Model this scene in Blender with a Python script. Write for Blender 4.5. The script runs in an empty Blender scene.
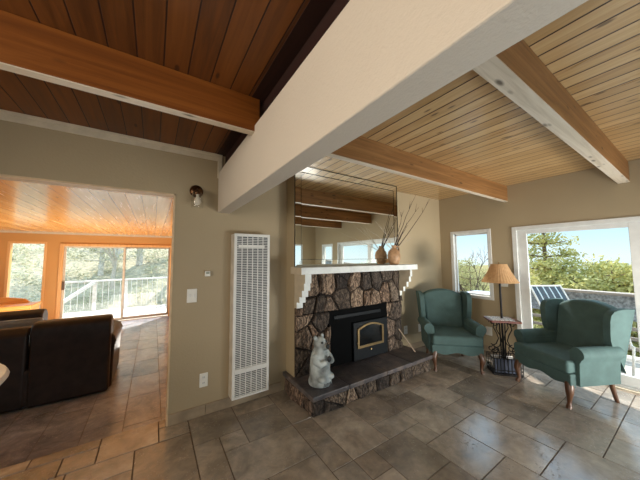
import bpy, bmesh, math, random
from mathutils import Vector, Matrix
from math import sin, cos, pi, radians
random.seed(7)
SC = bpy.context.scene
COL = SC.collection

# ------------------------------------------------------------------ materials
def lin(c):
    return tuple((v/12.92 if v <= .04045 else ((v+.055)/1.055)**2.4) for v in [x/255 for x in c]) + (1,)

class NT:
    """tiny node helper"""
    def __init__(s, name):
        s.m = bpy.data.materials.new(name); s.m.use_nodes = True
        s.t = s.m.node_tree; s.N = s.t.nodes; s.L = s.t.links
        s.b = s.N['Principled BSDF']; s.out = s.N['Material Output']
    def n(s, typ, **kw):
        x = s.N.new(typ)
        for k, v in kw.items():
            setattr(x, k, v)
        return x
    def l(s, a, b): s.L.new(a, b)
    def coords(s, kind='Object', scale=(1, 1, 1), loc=(0, 0, 0)):
        tc = s.n('ShaderNodeTexCoord'); mp = s.n('ShaderNodeMapping')
        mp.inputs['Scale'].default_value = scale; mp.inputs['Location'].default_value = loc
        s.l(tc.outputs[kind], mp.inputs['Vector']); return mp.outputs['Vector']
    def noise(s, vec, scale=5, detail=3, rough=.5, dist=0):
        x = s.n('ShaderNodeTexNoise'); x.inputs['Scale'].default_value = scale
        x.inputs['Detail'].default_value = detail; x.inputs['Roughness'].default_value = rough
        x.inputs['Distortion'].default_value = dist
        s.l(vec, x.inputs['Vector']); return x.outputs['Fac']
    def ramp(s, fac, stops):
        x = s.n('ShaderNodeValToRGB'); e = x.color_ramp.elements
        while len(e) < len(stops): e.new(.5)
        for i, (p, c) in enumerate(stops):
            e[i].position = p; e[i].color = c
        s.l(fac, x.inputs['Fac']); return x.outputs['Color']
    def math(s, op, a, b=None, c=None):
        x = s.n('ShaderNodeMath', operation=op)
        for i, v in enumerate((a, b, c)):
            if v is None: continue
            if isinstance(v, (int, float)): x.inputs[i].default_value = v
            else: s.l(v, x.inputs[i])
        return x.outputs[0]
    def mix(s, fac, a, b, blend='MIX'):
        x = s.n('ShaderNodeMix', data_type='RGBA', blend_type=blend)
        for k, v in ((0, fac), (6, a), (7, b)):
            if isinstance(v, (int, float)): x.inputs[k].default_value = v
            elif isinstance(v, tuple): x.inputs[k].default_value = v
            else: s.l(v, x.inputs[k])
        return x.outputs[2]
    def bump(s, h, strength=.2, dist=.01):
        x = s.n('ShaderNodeBump'); x.inputs['Strength'].default_value = strength
        x.inputs['Distance'].default_value = dist
        s.l(h, x.inputs['Height']); s.l(x.outputs['Normal'], s.b.inputs['Normal'])
    def col(s, c):
        if isinstance(c, tuple): s.b.inputs['Base Color'].default_value = c
        else: s.l(c, s.b.inputs['Base Color'])
    def set(s, **kw):
        for k, v in kw.items():
            i = s.b.inputs[k.replace('_', ' ')]
            if isinstance(v, (int, float, tuple)): i.default_value = v
            else: s.l(v, i)
        return s

def plain(name, c, rough=.5, metal=0, var=.08, scale=12, bump=0, bscale=200, spec=.5):
    t = NT(name); v = t.coords()
    f = t.noise(v, scale, 3)
    a = lin(c); d = tuple(x*(1-var*2.2) for x in a[:3]) + (1,); u = tuple(min(1, x*(1+var*1.6)) for x in a[:3]) + (1,)
    t.col(t.ramp(f, [(.3, d), (.7, u)]))
    t.set(Roughness=rough, Metallic=metal)
    t.b.inputs['Specular IOR Level'].default_value = spec
    if bump: t.bump(t.noise(v, bscale, 2), bump, .004)
    return t.m

def paint(name, c, bump=.25, scale=70, rough=.6):
    t = NT(name); v = t.coords()
    f = t.noise(v, 1.3, 2)
    a = lin(c)
    t.col(t.ramp(f, [(.3, tuple(x*.93 for x in a[:3])+(1,)), (.7, a)]))
    t.set(Roughness=rough)
    t.bump(t.noise(v, scale, 3, .6), bump, .006)
    return t.m

def planks(name, cols, pitch, phase, groove, rough=.35, axis='X', gw=.035, bump=.4, coat=0.0, sheen_var=.08):
    """boards running along the other horizontal axis; 'axis' is the axis across them"""
    t = NT(name); tc = t.n('ShaderNodeTexCoord'); sp = t.n('ShaderNodeSeparateXYZ')
    t.l(tc.outputs['Object'], sp.inputs[0])
    across = sp.outputs[axis]
    u = t.math('DIVIDE', t.math('SUBTRACT', across, phase), pitch)
    idx = t.math('FLOOR', u); fr = t.math('FRACT', u)
    wn = t.n('ShaderNodeTexWhiteNoise', noise_dimensions='1D'); t.l(idx, wn.inputs['W'])
    sc = (30, 1.6, 8) if axis == 'X' else (1.6, 30, 8)
    mp = t.n('ShaderNodeMapping'); mp.inputs['Scale'].default_value = sc
    add = t.n('ShaderNodeVectorMath', operation='ADD'); t.l(tc.outputs['Object'], add.inputs[0])
    cmb = t.n('ShaderNodeCombineXYZ'); off = t.math('MULTIPLY', wn.outputs['Value'], 7.0)
    t.l(off, cmb.inputs['Y' if axis == 'X' else 'X']); t.l(cmb.outputs[0], add.inputs[1])
    t.l(add.outputs[0], mp.inputs['Vector'])
    g = t.noise(mp.outputs[0], 1.0, 4, .6, .6)
    m2 = t.n('ShaderNodeMapping'); m2.inputs['Scale'].default_value = (9, 3.2, 3) if axis == 'X' else (3.2, 9, 3)
    t.l(add.outputs[0], m2.inputs['Vector'])
    vo = t.n('ShaderNodeTexVoronoi'); vo.inputs['Scale'].default_value = 1.0; t.l(m2.outputs[0], vo.inputs['Vector'])
    knot = t.ramp(vo.outputs['Distance'], [(.07, (1, 1, 1, 1)), (.13, (0, 0, 0, 1))])
    mixv = t.math('ADD', t.math('MULTIPLY', g, .75), t.math('MULTIPLY', wn.outputs['Value'], .3))
    c = t.ramp(mixv, [(.25, lin(cols[0])), (.55, lin(cols[1])), (.85, lin(cols[2]))])
    c = t.mix(t.math('MULTIPLY', knot, .75), c, lin(groove))
    edge = t.math('MINIMUM', fr, t.math('SUBTRACT', 1.0, fr))
    gm = t.ramp(edge, [(gw*.55, (1, 1, 1, 1)), (gw, (0, 0, 0, 1))])
    c = t.mix(gm, c, lin(groove))
    t.col(c)
    t.set(Roughness=t.math('ADD', t.math('MULTIPLY', g, sheen_var*2), rough-sheen_var))
    if coat:
        t.set(Coat_Weight=coat, Coat_Roughness=.15)
    h = t.math('SUBTRACT', t.math('MULTIPLY', g, .15), gm)
    t.bump(h, bump, .006)
    return t.m

def timber(name, cols, axis='X', rough=.5, knots=True, dark=(60, 35, 18)):
    t = NT(name)
    sc = {'X': (1.2, 26, 26), 'Y': (26, 1.2, 26), 'Z': (26, 26, 1.2)}[axis]
    v = t.coords(scale=sc); g = t.noise(v, 1, 4, .62, .8)
    c = t.ramp(g, [(.25, lin(cols[0])), (.5, lin(cols[1])), (.78, lin(cols[2]))])
    if knots:
        s2 = {'X': (4.2, 13, 13), 'Y': (13, 4.2, 13), 'Z': (13, 13, 4.2)}[axis]
        vo = t.n('ShaderNodeTexVoronoi'); vo.inputs['Scale'].default_value = 1
        t.l(t.coords(scale=s2), vo.inputs['Vector'])
        k = t.ramp(vo.outputs['Distance'], [(.08, (1, 1, 1, 1)), (.2, (0, 0, 0, 1))])
        c = t.mix(t.math('MULTIPLY', k, .8), c, lin(dark))
    t.col(c); t.set(Roughness=rough); t.bump(g, .25, .004)
    return t.m

def stone_mat(name, ramp, rough=.8, dark=(22, 18, 16), mul=1):
    t = NT(name); v = t.coords(scale=(1, 1, .55))
    at = t.n('ShaderNodeAttribute', attribute_name='Col')
    w = t.noise(v, 13, 6, .75, 3.5)
    f = t.noise(v, 60, 5, .75)
    wv = t.n('ShaderNodeTexWave'); wv.inputs['Scale'].default_value = 5; wv.inputs['Distortion'].default_value = 14; wv.inputs['Detail'].default_value = 4; wv.inputs['Detail Scale'].default_value = 2.5
    t.l(v, wv.inputs['Vector'])
    c = t.ramp(w, ramp)
    c = t.mix(.75, c, t.ramp(wv.outputs['Fac'], [(.08, (.18, .16, .15, 1)), (.4, (1, 1, 1, 1))]), 'MULTIPLY')
    c = t.mix(1.0, c, at.outputs['Color'], 'MULTIPLY')
    k = t.ramp(f, [(.35, (.35, .33, .32, 1)), (.6, (1, 1, 1, 1))])
    c = t.mix(.8, c, k, 'MULTIPLY')
    t.col(c); t.set(Roughness=rough)
    t.bump(t.math('ADD', t.math('ADD', w, t.math('MULTIPLY', f, .5)), t.math('MULTIPLY', wv.outputs['Fac'], .6)), 1.0, .025)
    return t.m

def tile_mat(nm='travertine_tile', cols=((130, 125, 118), (161, 155, 147), (188, 182, 172)), rr=.1):
    t = NT(nm); v = t.coords()
    at = t.n('ShaderNodeAttribute', attribute_name='Col')
    a = t.noise(v, 3.2, 5, .6, .8); b = t.noise(v, 14, 5, .65, .5)
    c = t.ramp(a, [(.3, lin(cols[0])), (.5, lin(cols[1])), (.72, lin(cols[2]))])
    c = t.mix(.35, c, t.ramp(b, [(.35, lin((110, 96, 82))), (.65, lin((190, 172, 150)))]), 'OVERLAY')
    c = t.mix(1.0, c, at.outputs['Color'], 'MULTIPLY')
    vo = t.n('ShaderNodeTexVoronoi'); vo.inputs['Scale'].default_value = 48; t.l(v, vo.inputs['Vector'])
    patch = t.ramp(t.noise(v, 4.5, 2), [(.48, (0, 0, 0, 1)), (.62, (1, 1, 1, 1))])
    pit = t.math('MULTIPLY', t.ramp(vo.outputs['Distance'], [(.2, (1, 1, 1, 1)), (.32, (0, 0, 0, 1))]), patch)
    c = t.mix(t.math('MULTIPLY', pit, .65), c, lin((70, 60, 50)))
    t.col(c)
    t.set(Roughness=t.math('ADD', t.math('ADD', rr, t.math('MULTIPLY', b, .2)), t.math('MULTIPLY', pit, .3)))
    h = t.math('SUBTRACT', t.math('MULTIPLY', a, .5), pit)
    t.b.inputs['Specular IOR Level'].default_value = .8
    t.bump(h, .35, .004)
    return t.m

def leaf_mat(name, cols, rough=.6):
    t = NT(name); v = t.coords()
    c = t.ramp(t.noise(v, 2.2, 4, .7), [(.3, lin(cols[0])), (.5, lin(cols[1])), (.7, lin(cols[2]))])
    t.col(c); t.set(Roughness=rough)
    tr = t.n('ShaderNodeBsdfTranslucent'); t.l(c, tr.inputs['Color'])
    mx = t.n('ShaderNodeMixShader'); mx.inputs[0].default_value = .35
    t.l(t.b.outputs[0], mx.inputs[1]); t.l(tr.outputs[0], mx.inputs[2]); t.l(mx.outputs[0], t.out.inputs[0])
    return t.m

def glass_mat(name, tint=(1, 1, 1, 1), refl=1.0):
    t = NT(name)
    tr = t.n('ShaderNodeBsdfTransparent'); tr.inputs[0].default_value = tint
    gl = t.n('ShaderNodeBsdfGlossy'); gl.inputs['Roughness'].default_value = .01
    lw = t.n('ShaderNodeLayerWeight'); lw.inputs['Blend'].default_value = .5
    fr = t.math('ADD', t.math('MULTIPLY', t.math('POWER', lw.outputs['Facing'], 5.0), .8), .04)
    mx = t.n('ShaderNodeMixShader')
    t.l(t.math('MULTIPLY', fr, refl), mx.inputs[0])
    t.l(tr.outputs[0], mx.inputs[1]); t.l(gl.outputs[0], mx.inputs[2]); t.l(mx.outputs[0], t.out.inputs[0])
    return t.m

M = {}
M['wall'] = paint('beige_wall_paint', (172, 155, 125))
M['breast'] = paint('chimney_paint', (172, 155, 125))
M['white_beam'] = paint('offwhite_plaster', (208, 197, 182), .5, 60)
M['orange_wall'] = paint('amber_wall_paint', (205, 150, 84), .2)
M['trim'] = plain('cream_trim', (206, 194, 172), .5, var=.05)
M['white'] = plain('white_enamel', (226, 226, 222), .4, var=.03)
M['white_vinyl'] = plain('white_vinyl', (222, 224, 222), .35, var=.03)
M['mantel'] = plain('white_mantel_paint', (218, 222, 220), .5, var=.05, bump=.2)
M['mantel_shade'] = plain('shaded_mantel_paint', (196, 182, 158), .5, var=.05)  # white mantel paint with the shade put into the colour
M['ceil_dark'] = planks('dark_pine_ceiling', ((78, 42, 12), (112, 64, 22), (136, 82, 32)), .1175, .012, (38, 14, 6), .5)  # darker planks than right of the header, same board pitch
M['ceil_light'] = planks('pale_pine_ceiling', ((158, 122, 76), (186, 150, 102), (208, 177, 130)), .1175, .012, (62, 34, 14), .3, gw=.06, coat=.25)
M['ceil_far'] = planks('amber_pine_ceiling', ((206, 140, 66), (224, 164, 90), (238, 190, 122)), .135, .012, (150, 84, 30), .25, gw=.03, coat=.4)
M['beam_dark'] = timber('dark_pine_beam', ((92, 46, 12), (124, 68, 20), (148, 88, 34)), 'X', .45)  # darker and redder than the right-hand beams
M['beam'] = timber('pine_beam', ((108, 72, 38), (138, 96, 54), (164, 120, 74)), 'X', .5)
M['beam_under'] = timber('pale_beam', ((176, 160, 138), (206, 192, 172), (222, 212, 196)), 'X', .5, dark=(50, 36, 26))  # undersides paler than the beam sides
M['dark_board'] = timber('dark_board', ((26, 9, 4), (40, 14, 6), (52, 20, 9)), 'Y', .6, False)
M['tile'] = tile_mat()
M['far_tile'] = tile_mat('plank_tile', ((134, 137, 146), (164, 168, 178), (194, 198, 208)), .12)
M['grout'] = plain('grout', (86, 74, 62), .9, bump=.3)
M['base_tile'] = plain('tile_baseboard', (160, 142, 118), .5, var=.15, scale=6, bump=.2)
M['far_floor'] = planks('far_plank_tile', ((136, 132, 136), (168, 164, 168), (198, 196, 200)), .3, .05, (104, 96, 94), .24, gw=.018)
M['mortar'] = plain('dark_mortar', (36, 28, 24), .95, bump=.5, bscale=60)
M['stone'] = stone_mat('moss_rock', [(.32, lin((40, 34, 32))), (.45, lin((112, 96, 84))), (.56, lin((190, 170, 150))), (.68, lin((92, 78, 68)))])
def slab_mat():
    t = NT('hearth_flagstone'); v = t.coords(); at = t.n('ShaderNodeAttribute', attribute_name='Col')
    a = t.noise(v, 5, 5, .65, .8)
    c = t.mix(1.0, t.ramp(a, [(.3, lin((50, 50, 56))), (.5, lin((84, 80, 82))), (.7, lin((124, 112, 104)))]), at.outputs['Color'], 'MULTIPLY')
    t.col(c); t.set(Roughness=.34); t.bump(t.noise(v, 22, 5, .7), .4, .01); return t.m
M['hearth_stone'] = slab_mat()
M['black'] = plain('black_steel', (5, 6, 7), .7, 0, var=.1, spec=.06)
M['stove'] = plain('blue_black_iron', (16, 21, 25), .5, 0, var=.12, bump=.1, spec=.2)
M['brass'] = plain('aged_brass', (150, 128, 92), .35, .9)
M['dark_glass'] = plain('smoked_glass', (20, 22, 24), .08, var=.3, scale=8)
M['teal'] = None
def fabric(name, c):
    t = NT(name); v = t.coords()
    a = lin(c); f = t.noise(v, 7, 4, .6); w = t.noise(v, 420, 2)
    cc = t.ramp(f, [(.3, tuple(x*.8 for x in a[:3])+(1,)), (.7, tuple(x*1.18 for x in a[:3])+(1,))])
    t.col(cc); t.set(Roughness=.85)
    t.b.inputs['Sheen Weight'].default_value = .25; t.b.inputs['Sheen Roughness'].default_value = .4
    t.b.inputs['Sheen Tint'].default_value = tuple(min(1, x*3) for x in a[:3])+(1,)
    t.bump(w, .25, .002)
    return t.m
M['teal'] = fabric('teal_upholstery', (66, 89, 87))
M['cherry'] = timber('cherry_leg', ((56, 36, 24), (82, 54, 36), (106, 76, 54)), 'Z', .35, False)
M['table_wood'] = timber('red_table_wood', ((84, 40, 26), (112, 58, 40), (136, 82, 58)), 'X', .3, False)
M['iron'] = plain('wrought_iron', (30, 28, 28), .5, .6)
M['shade'] = None
def shade_mat():
    t = NT('pleated_shade'); v = t.coords()
    f = t.noise(v, 30, 2)
    c = t.ramp(f, [(.3, lin((204, 162, 116))), (.7, lin((218, 178, 132)))])
    t.col(c); t.set(Roughness=.8)
    tr = t.n('ShaderNodeBsdfTranslucent'); t.l(c, tr.inputs['Color'])
    mx = t.n('ShaderNodeMixShader'); mx.inputs[0].default_value = .4
    t.l(t.b.outputs[0], mx.inputs[1]); t.l(tr.outputs[0], mx.inputs[2]); t.l(mx.outputs[0], t.out.inputs[0])
    return t.m
M['shade'] = shade_mat()
M['glass'] = glass_mat('window_glass', refl=.6)
M['clear'] = glass_mat('lamp_glass', (.93, .94, .93, 1), 2.2)
def mirror_mat(name, c, r=.0):
    t = NT(name); t.col(c); t.set(Metallic=1.0, Roughness=r); return t.m
M['mirror'] = mirror_mat('silvered_glass', (.88, .90, .86, 1))
M['mirror_edge'] = plain('mirror_edge', (46, 50, 44), .2, .4)
M['bronze'] = plain('aged_bronze', (92, 64, 42), .35, .9)
M['bulb'] = plain('frosted_bulb', (222, 212, 196), .3, var=.02)
M['leather'] = plain('brown_leather', (42, 32, 30), .5, var=.2, bump=.15, bscale=90)
M['plate'] = plain('white_plastic', (232, 230, 222), .4, var=.02)
M['slot'] = plain('dark_slot', (50, 48, 46), .6)
M['jug_tan'] = plain('tan_stoneware', (176, 138, 102), .5, var=.15, scale=20, bump=.15)
M['vase_grey'] = plain('grey_stoneware', (124, 112, 104), .5, var=.2, scale=20, bump=.15)
M['twig'] = plain('dry_twig', (66, 48, 36), .8)
M['twig_pale'] = plain('pale_twig', (186, 176, 160), .8)
M['bear'] = plain('whitewashed_carving', (166, 174, 174), .75, var=.32, scale=7, bump=.4, bscale=60)
M['bear_dark'] = plain('dark_carving', (26, 32, 36), .6)
M['heater_dark'] = plain('heater_inside', (62, 68, 74), .6)
M['heater_side'] = plain('heater_side', (206, 198, 184), .5)
M['oak'] = timber('honey_oak', ((206, 150, 88), (224, 172, 110), (236, 192, 134)), 'Z', .45, False)
M['alu_pale'] = plain('pale_bronze_alu', (168, 148, 128), .4, .2)
M['alu'] = plain('bronze_alu', (120, 100, 86), .4, .5)
M['chest'] = timber('orange_pine', ((214, 138, 54), (232, 164, 78), (240, 184, 100)), 'X', .4, False)
M['throw'] = fabric('blue_grey_throw', (150, 165, 182))
M['deck'] = planks('weathered_deck', ((176, 164, 150), (200, 190, 176), (220, 212, 200)), .14, 0, (96, 86, 76), .8, axis='X', gw=.05)
M['rail'] = timber('weathered_rail', ((118, 108, 100), (146, 136, 126), (166, 158, 150)), 'Y', .8, False)
M['panel'] = plain('grey_screen', (134, 140, 146), .9, var=.25, scale=25, bump=.4)
M['white_rail'] = plain('white_rail', (226, 224, 218), .6)
M['strap'] = plain('navy_sling', (62, 74, 82), .7)
M['strap_white'] = plain('white_sling', (190, 200, 202), .6)
M['crate'] = plain('blue_grey_box', (140, 152, 168), .7, var=.12)
M['trunk'] = plain('pine_bark', (112, 92, 74), .9, var=.25, bump=.5, bscale=30)
M['pale_trunk'] = plain('pale_bark', (204, 196, 182), .9, var=.2, bump=.5, bscale=30)
M['pine'] = leaf_mat('pine_needles', ((124, 128, 72), (184, 178, 106), (228, 216, 156)))
M['pine_far'] = leaf_mat('far_pine_needles', ((128, 132, 90), (172, 168, 116), (212, 202, 152)))
M['scrub'] = leaf_mat('dry_scrub', ((136, 136, 104), (188, 184, 152), (228, 224, 204)))
M['paper'] = None
def paper_mat():
    t = NT('printed_paper'); v = t.coords(scale=(60, 60, 60))
    f = t.noise(v, 1, 3, .7)
    t.col(t.ramp(f, [(.42, lin((120, 118, 124))), (.5, lin((226, 222, 216)))])); t.set(Roughness=.5)
    return t.m
M['paper'] = paper_mat()
M['book'] = plain('slate_cover', (60, 68, 86), .5)
M['stick'] = plain('pale_stick', (168, 150, 130), .7)
def ground_mat():
    t = NT('dry_hillside'); v = t.coords()
    a = t.noise(v, .5, 6, .7, 1); b = t.noise(v, 6, 5, .75)
    c = t.ramp(a, [(.3, lin((172, 164, 140))), (.5, lin((208, 200, 176))), (.7, lin((156, 156, 122)))])
    c = t.mix(.6, c, t.ramp(b, [(.35, lin((112, 106, 92))), (.62, lin((236, 228, 206)))]), 'MULTIPLY')
    tc = t.n('ShaderNodeTexCoord'); sp = t.n('ShaderNodeSeparateXYZ'); t.l(tc.outputs['Object'], sp.inputs[0])
    side = t.math('DIVIDE', t.math('SUBTRACT', sp.outputs['X'], 3.0), 3.0); side.node.use_clamp = True
    c = t.mix(side, c, t.mix(1.0, c, lin((186, 178, 128)), 'MULTIPLY'))
    t.col(c); t.set(Roughness=.95); t.bump(b, .8, .15)
    return t.m
M['ground'] = ground_mat()
def hills_mat():
    t = NT('blue_hills'); v = t.coords()
    a = t.noise(v, .05, 6, .7, .5)
    t.col(t.ramp(a, [(.35, lin((140, 146, 130))), (.65, lin((178, 182, 166)))])); t.set(Roughness=1)
    return t.m
M['hills'] = hills_mat()

# ------------------------------------------------------------------ mesh builder
ORG = {}
class MB:
    def __init__(s): s.v = []; s.f = []; s.c = []; s.cur = (1, 1, 1)
    def face(s, idx): s.f.append(tuple(idx)); s.c.append(s.cur)
    def box(s, x0, y0, z0, x1, y1, z1):
        if x0 > x1: x0, x1 = x1, x0
        if y0 > y1: y0, y1 = y1, y0
        if z0 > z1: z0, z1 = z1, z0
        k = len(s.v)
        s.v += [(x0, y0, z0), (x1, y0, z0), (x1, y1, z0), (x0, y1, z0), (x0, y0, z1), (x1, y0, z1), (x1, y1, z1), (x0, y1, z1)]
        for q in ((0, 3, 2, 1), (4, 5, 6, 7), (0, 1, 5, 4), (1, 2, 6, 5), (2, 3, 7, 6), (3, 0, 4, 7)):
            s.face([k+i for i in q])
        return s
    def bar(s, a, b, w, h, up=(0, 0, 1)):
        a = Vector(a); b = Vector(b); d = (b-a).normalized(); up = Vector(up)
        if abs(d.dot(up)) > .98: up = Vector((1, 0, 0))
        r = d.cross(up).normalized(); u = r.cross(d)
        k = len(s.v)
        for p in (a, b):
            for sx, sy in ((-1, -1), (1, -1), (1, 1), (-1, 1)):
                s.v.append(tuple(p + r*sx*w/2 + u*sy*h/2))
        for q in ((0, 1, 2, 3), (7, 6, 5, 4), (0, 4, 5, 1), (1, 5, 6, 2), (2, 6, 7, 3), (3, 7, 4, 0)):
            s.face([k+i for i in q])
        return s
    def tube(s, pts, rad, n=8, caps=True):
        pts = [Vector(p) for p in pts]
        if isinstance(rad, (int, float)): rad = [rad]*len(pts)
        k = len(s.v); up = None
        for i, p in enumerate(pts):
            d = (pts[min(i+1, len(pts)-1)] - pts[max(i-1, 0)])
            if d.length < 1e-9: d = Vector((0, 0, 1))
            d.normalize()
            if up is None:
                up = Vector((0, 0, 1)) if abs(d.z) < .9 else Vector((1, 0, 0))
            r = d.cross(up)
            if r.length < 1e-6: r = d.cross(Vector((.3, 1, .2)))
            r.normalize(); u = r.cross(d); up = u
            for j in range(n):
                a = 2*pi*j/n
                s.v.append(tuple(p + r*cos(a)*rad[i] + u*sin(a)*rad[i]))
        for i in range(len(pts)-1):
            for j in range(n):
                j2 = (j+1) % n
                s.face((k+i*n+j, k+i*n+j2, k+(i+1)*n+j2, k+(i+1)*n+j))
        if caps:
            s.face([k+j for j in range(n)][::-1]); s.face([k+(len(pts)-1)*n+j for j in range(n)])
        return s
    def lathe(s, prof, c=(0, 0, 0), n=24, caps=True):
        k = len(s.v)
        for r, z in prof:
            for j in range(n):
                a = 2*pi*j/n; s.v.append((c[0]+r*cos(a), c[1]+r*sin(a), c[2]+z))
        for i in range(len(prof)-1):
            for j in range(n):
                j2 = (j+1) % n
                s.face((k+i*n+j, k+i*n+j2, k+(i+1)*n+j2, k+(i+1)*n+j))
        if caps:
            s.face([k+j for j in range(n)][::-1]); s.face([k+(len(prof)-1)*n+j for j in range(n)])
        return s
    def prism(s, poly, axis, a, b, bend=None):
        """poly of 2D points; axis x -> (y,z), y -> (x,z), z -> (x,y)"""
        k = len(s.v); n = len(poly)
        for w in (a, b):
            for p, q in poly:
                s.v.append({'x': (w, p, q), 'y': (p, w, q), 'z': (p, q, w)}[axis])
        s.face([k+i for i in range(n)]); s.face([k+n+i for i in range(n)][::-1])
        for i in range(n):
            j = (i+1) % n
            s.face((k+j, k+i, k+n+i, k+n+j))
        return s
    def ball(s, c, r, n=12, m=8):
        if isinstance(r, (int, float)): r = (r, r, r)
        k = len(s.v)
        s.v.append((c[0], c[1], c[2]-r[2]))
        for i in range(1, m):
            t = -pi/2 + pi*i/m
            for j in range(n):
                a = 2*pi*j/n
                s.v.append((c[0]+r[0]*cos(t)*cos(a), c[1]+r[1]*cos(t)*sin(a), c[2]+r[2]*sin(t)))
        s.v.append((c[0], c[1], c[2]+r[2])); e = len(s.v)-1
        for j in range(n):
            j2 = (j+1) % n
            s.face((k, k+1+j2, k+1+j)); s.face((e, k+1+(m-2)*n+j, k+1+(m-2)*n+j2))
            for i in range(m-2):
                s.face((k+1+i*n+j, k+1+i*n+j2, k+1+(i+1)*n+j2, k+1+(i+1)*n+j))
        return s
    def quad(s, a, b, c, d):
        k = len(s.v); s.v += [tuple(a), tuple(b), tuple(c), tuple(d)]; s.face((k, k+1, k+2, k+3)); return s
    def xf(s, mat, start=0):
        for i in range(start, len(s.v)): s.v[i] = tuple(mat @ Vector(s.v[i]))
        return s
    def build(s, name, mat, parent=None, bevel=0, seg=2, smooth=None, local=False, fix=True):
        me = bpy.data.meshes.new(name)
        o0 = Vector(ORG.get(parent.name, (0, 0, 0))) if (parent and not local) else Vector((0, 0, 0))
        me.from_pydata([tuple(Vector(p)-o0) for p in s.v], [], s.f)
        if fix:
            bm = bmesh.new(); bm.from_mesh(me); bmesh.ops.recalc_face_normals(bm, faces=bm.faces); bm.to_mesh(me); bm.free()
        if any(c != (1, 1, 1) for c in s.c):
            at = me.color_attributes.new('Col', 'FLOAT_COLOR', 'CORNER')
            for p in me.polygons:
                c = s.c[p.index]
                for li in p.loop_indices: at.data[li].color = (*c, 1)
        elif 'stone' in mat.name or mat.name in ('travertine_tile', 'moss_rock', 'hearth_flagstone'):
            at = me.color_attributes.new('Col', 'FLOAT_COLOR', 'CORNER')
            for d in at.data: d.color = (1, 1, 1, 1)
        me.materials.append(mat)
        if smooth is not None:
            for p in me.polygons: p.use_smooth = True
            me.set_sharp_from_angle(angle=radians(smooth))
        o = bpy.data.objects.new(name, me); COL.objects.link(o)
        if parent:
            o.parent = parent; ORG[o.name] = tuple(o0)
        if bevel:
            b = o.modifiers.new('bevel', 'BEVEL'); b.width = bevel; b.segments = seg; b.limit_method = 'ANGLE'
            b.angle_limit = radians(35)
            if seg > 2:
                for p in me.polygons: p.use_smooth = True
                b.harden_normals = True
        return o

def tag(o, label=None, cat=None, group=None, kind=None):
    if label: o['label'] = label
    if cat: o['category'] = cat
    if group: o['group'] = group
    if kind: o['kind'] = kind
    return o
def thing(name, label, cat, loc=(0, 0, 0), rotz=0, group=None, kind=None):
    o = bpy.data.objects.new(name, None); COL.objects.link(o); o.empty_display_size = .1
    o.location = loc; o.rotation_euler = (0, 0, rotz); ORG[o.name] = tuple(loc)
    return tag(o, label, cat, group, kind)
def struct(mb, name, mat, label=None, **kw):
    o = mb.build(name, mat, **kw); o['kind'] = 'structure'
    if label: o['label'] = label
    return o
def dup(root, loc, rotz, label, group=None):
    r = root.copy(); COL.objects.link(r); r.location = loc; r.rotation_euler = (0, 0, rotz); r['label'] = label
    ORG[r.name] = tuple(loc)
    if group: r['group'] = group
    for ch in list(root.children):
        c = ch.copy(); COL.objects.link(c); c.parent = r
        for g in ch.children:
            d = g.copy(); COL.objects.link(d); d.parent = c
    return r

# ------------------------------------------------------------------ camera
F_PX = 253.99
yaw, pit, rol, EYE = .5796, .0702, -.0058, 1.45
Fv = Vector((sin(yaw)*cos(pit), cos(yaw)*cos(pit), sin(pit)))
Rv = Vector((cos(yaw), -sin(yaw), 0)); Uv = Rv.cross(Fv)
Rr = Rv*cos(rol)+Uv*sin(rol); Ur = -Rv*sin(rol)+Uv*cos(rol)
cam_d = bpy.data.cameras.new('camera'); cam = bpy.data.objects.new('camera', cam_d); COL.objects.link(cam)
cam_d.sensor_width = 36; cam_d.lens = F_PX*36/640; cam_d.clip_start = .05; cam_d.clip_end = 500
mw = Matrix((Rr, Ur, -Fv)).transposed().to_4x4(); mw.translation = (0, 0, EYE)
cam.matrix_world = mw
SC.camera = cam

# ------------------------------------------------------------------ room shell
D, XB, CZ = 2.666, 4.37, 2.5        # fireplace wall, window wall, ceiling
XL, YB = -3.5, -2.02                 # left wall, back wall
WT = .124                            # wall thickness
DJ, DZ = .152, 2.046                 # doorway right jamb, head
DL = -2.4                            # doorway left jamb
FZ, FCZ, FY, FXL, FXR = -.17, 2.09, 8.5, -3.6, .75   # far room

# --- tiled floor: real tiles on a modular grid
GX = lambda i: 1.253+.189*i
GY = lambda j: 1.49+.196*j
I0, I1, J0, J1 = -26, 17, -18, 6
occ = {}
tiles = []
def put(x0, y0, x1, y1):
    for i in range(x0, x1):
        for j in range(y0, y1): occ[(i, j)] = 1
    tiles.append((GX(x0), GY(y0), GX(x1), GY(y1)))
pre = [(0, 0, 2, 3), (2, 1, 4, 3), (2, 0, 4, 1), (4, -1, 6, 1), (6, 0, 8, 2), (4, 1, 6, 2), (6, -1, 7, 0), (3, -1, 4, 0),
       (1, -2, 3, 0), (0, -1, 1, 0), (5, -4, 7, -1), (3, -3, 5, -1), (7, -4, 8, -2), (8, -5, 11, -3), (8, -3, 10, -1),
       (10, -3, 13, -1), (11, -5, 12, -3), (7, -2, 8, 0), (-3, 3, -1, 5), (-4, 1, -1, 3), (-5, 4, -3, 6), (-5, 1, -4, 4), (-4, 3, -3, 4),
       (-1, 0, 0, 3), (-2, -1, 0, 1), (8, -1, 11, 1), (11, -1, 12, 1), (12, -1, 15, 1), (3, -5, 5, -3), (5, -6, 8, -4), (1, -4, 3, -2), (-1, -4, 1, -1)]
for p in pre:
    if any((i, j) in occ for i in range(p[0], p[2]) for j in range(p[1], p[3])): continue
    put(*p)
rt = random.Random(11)
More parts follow.
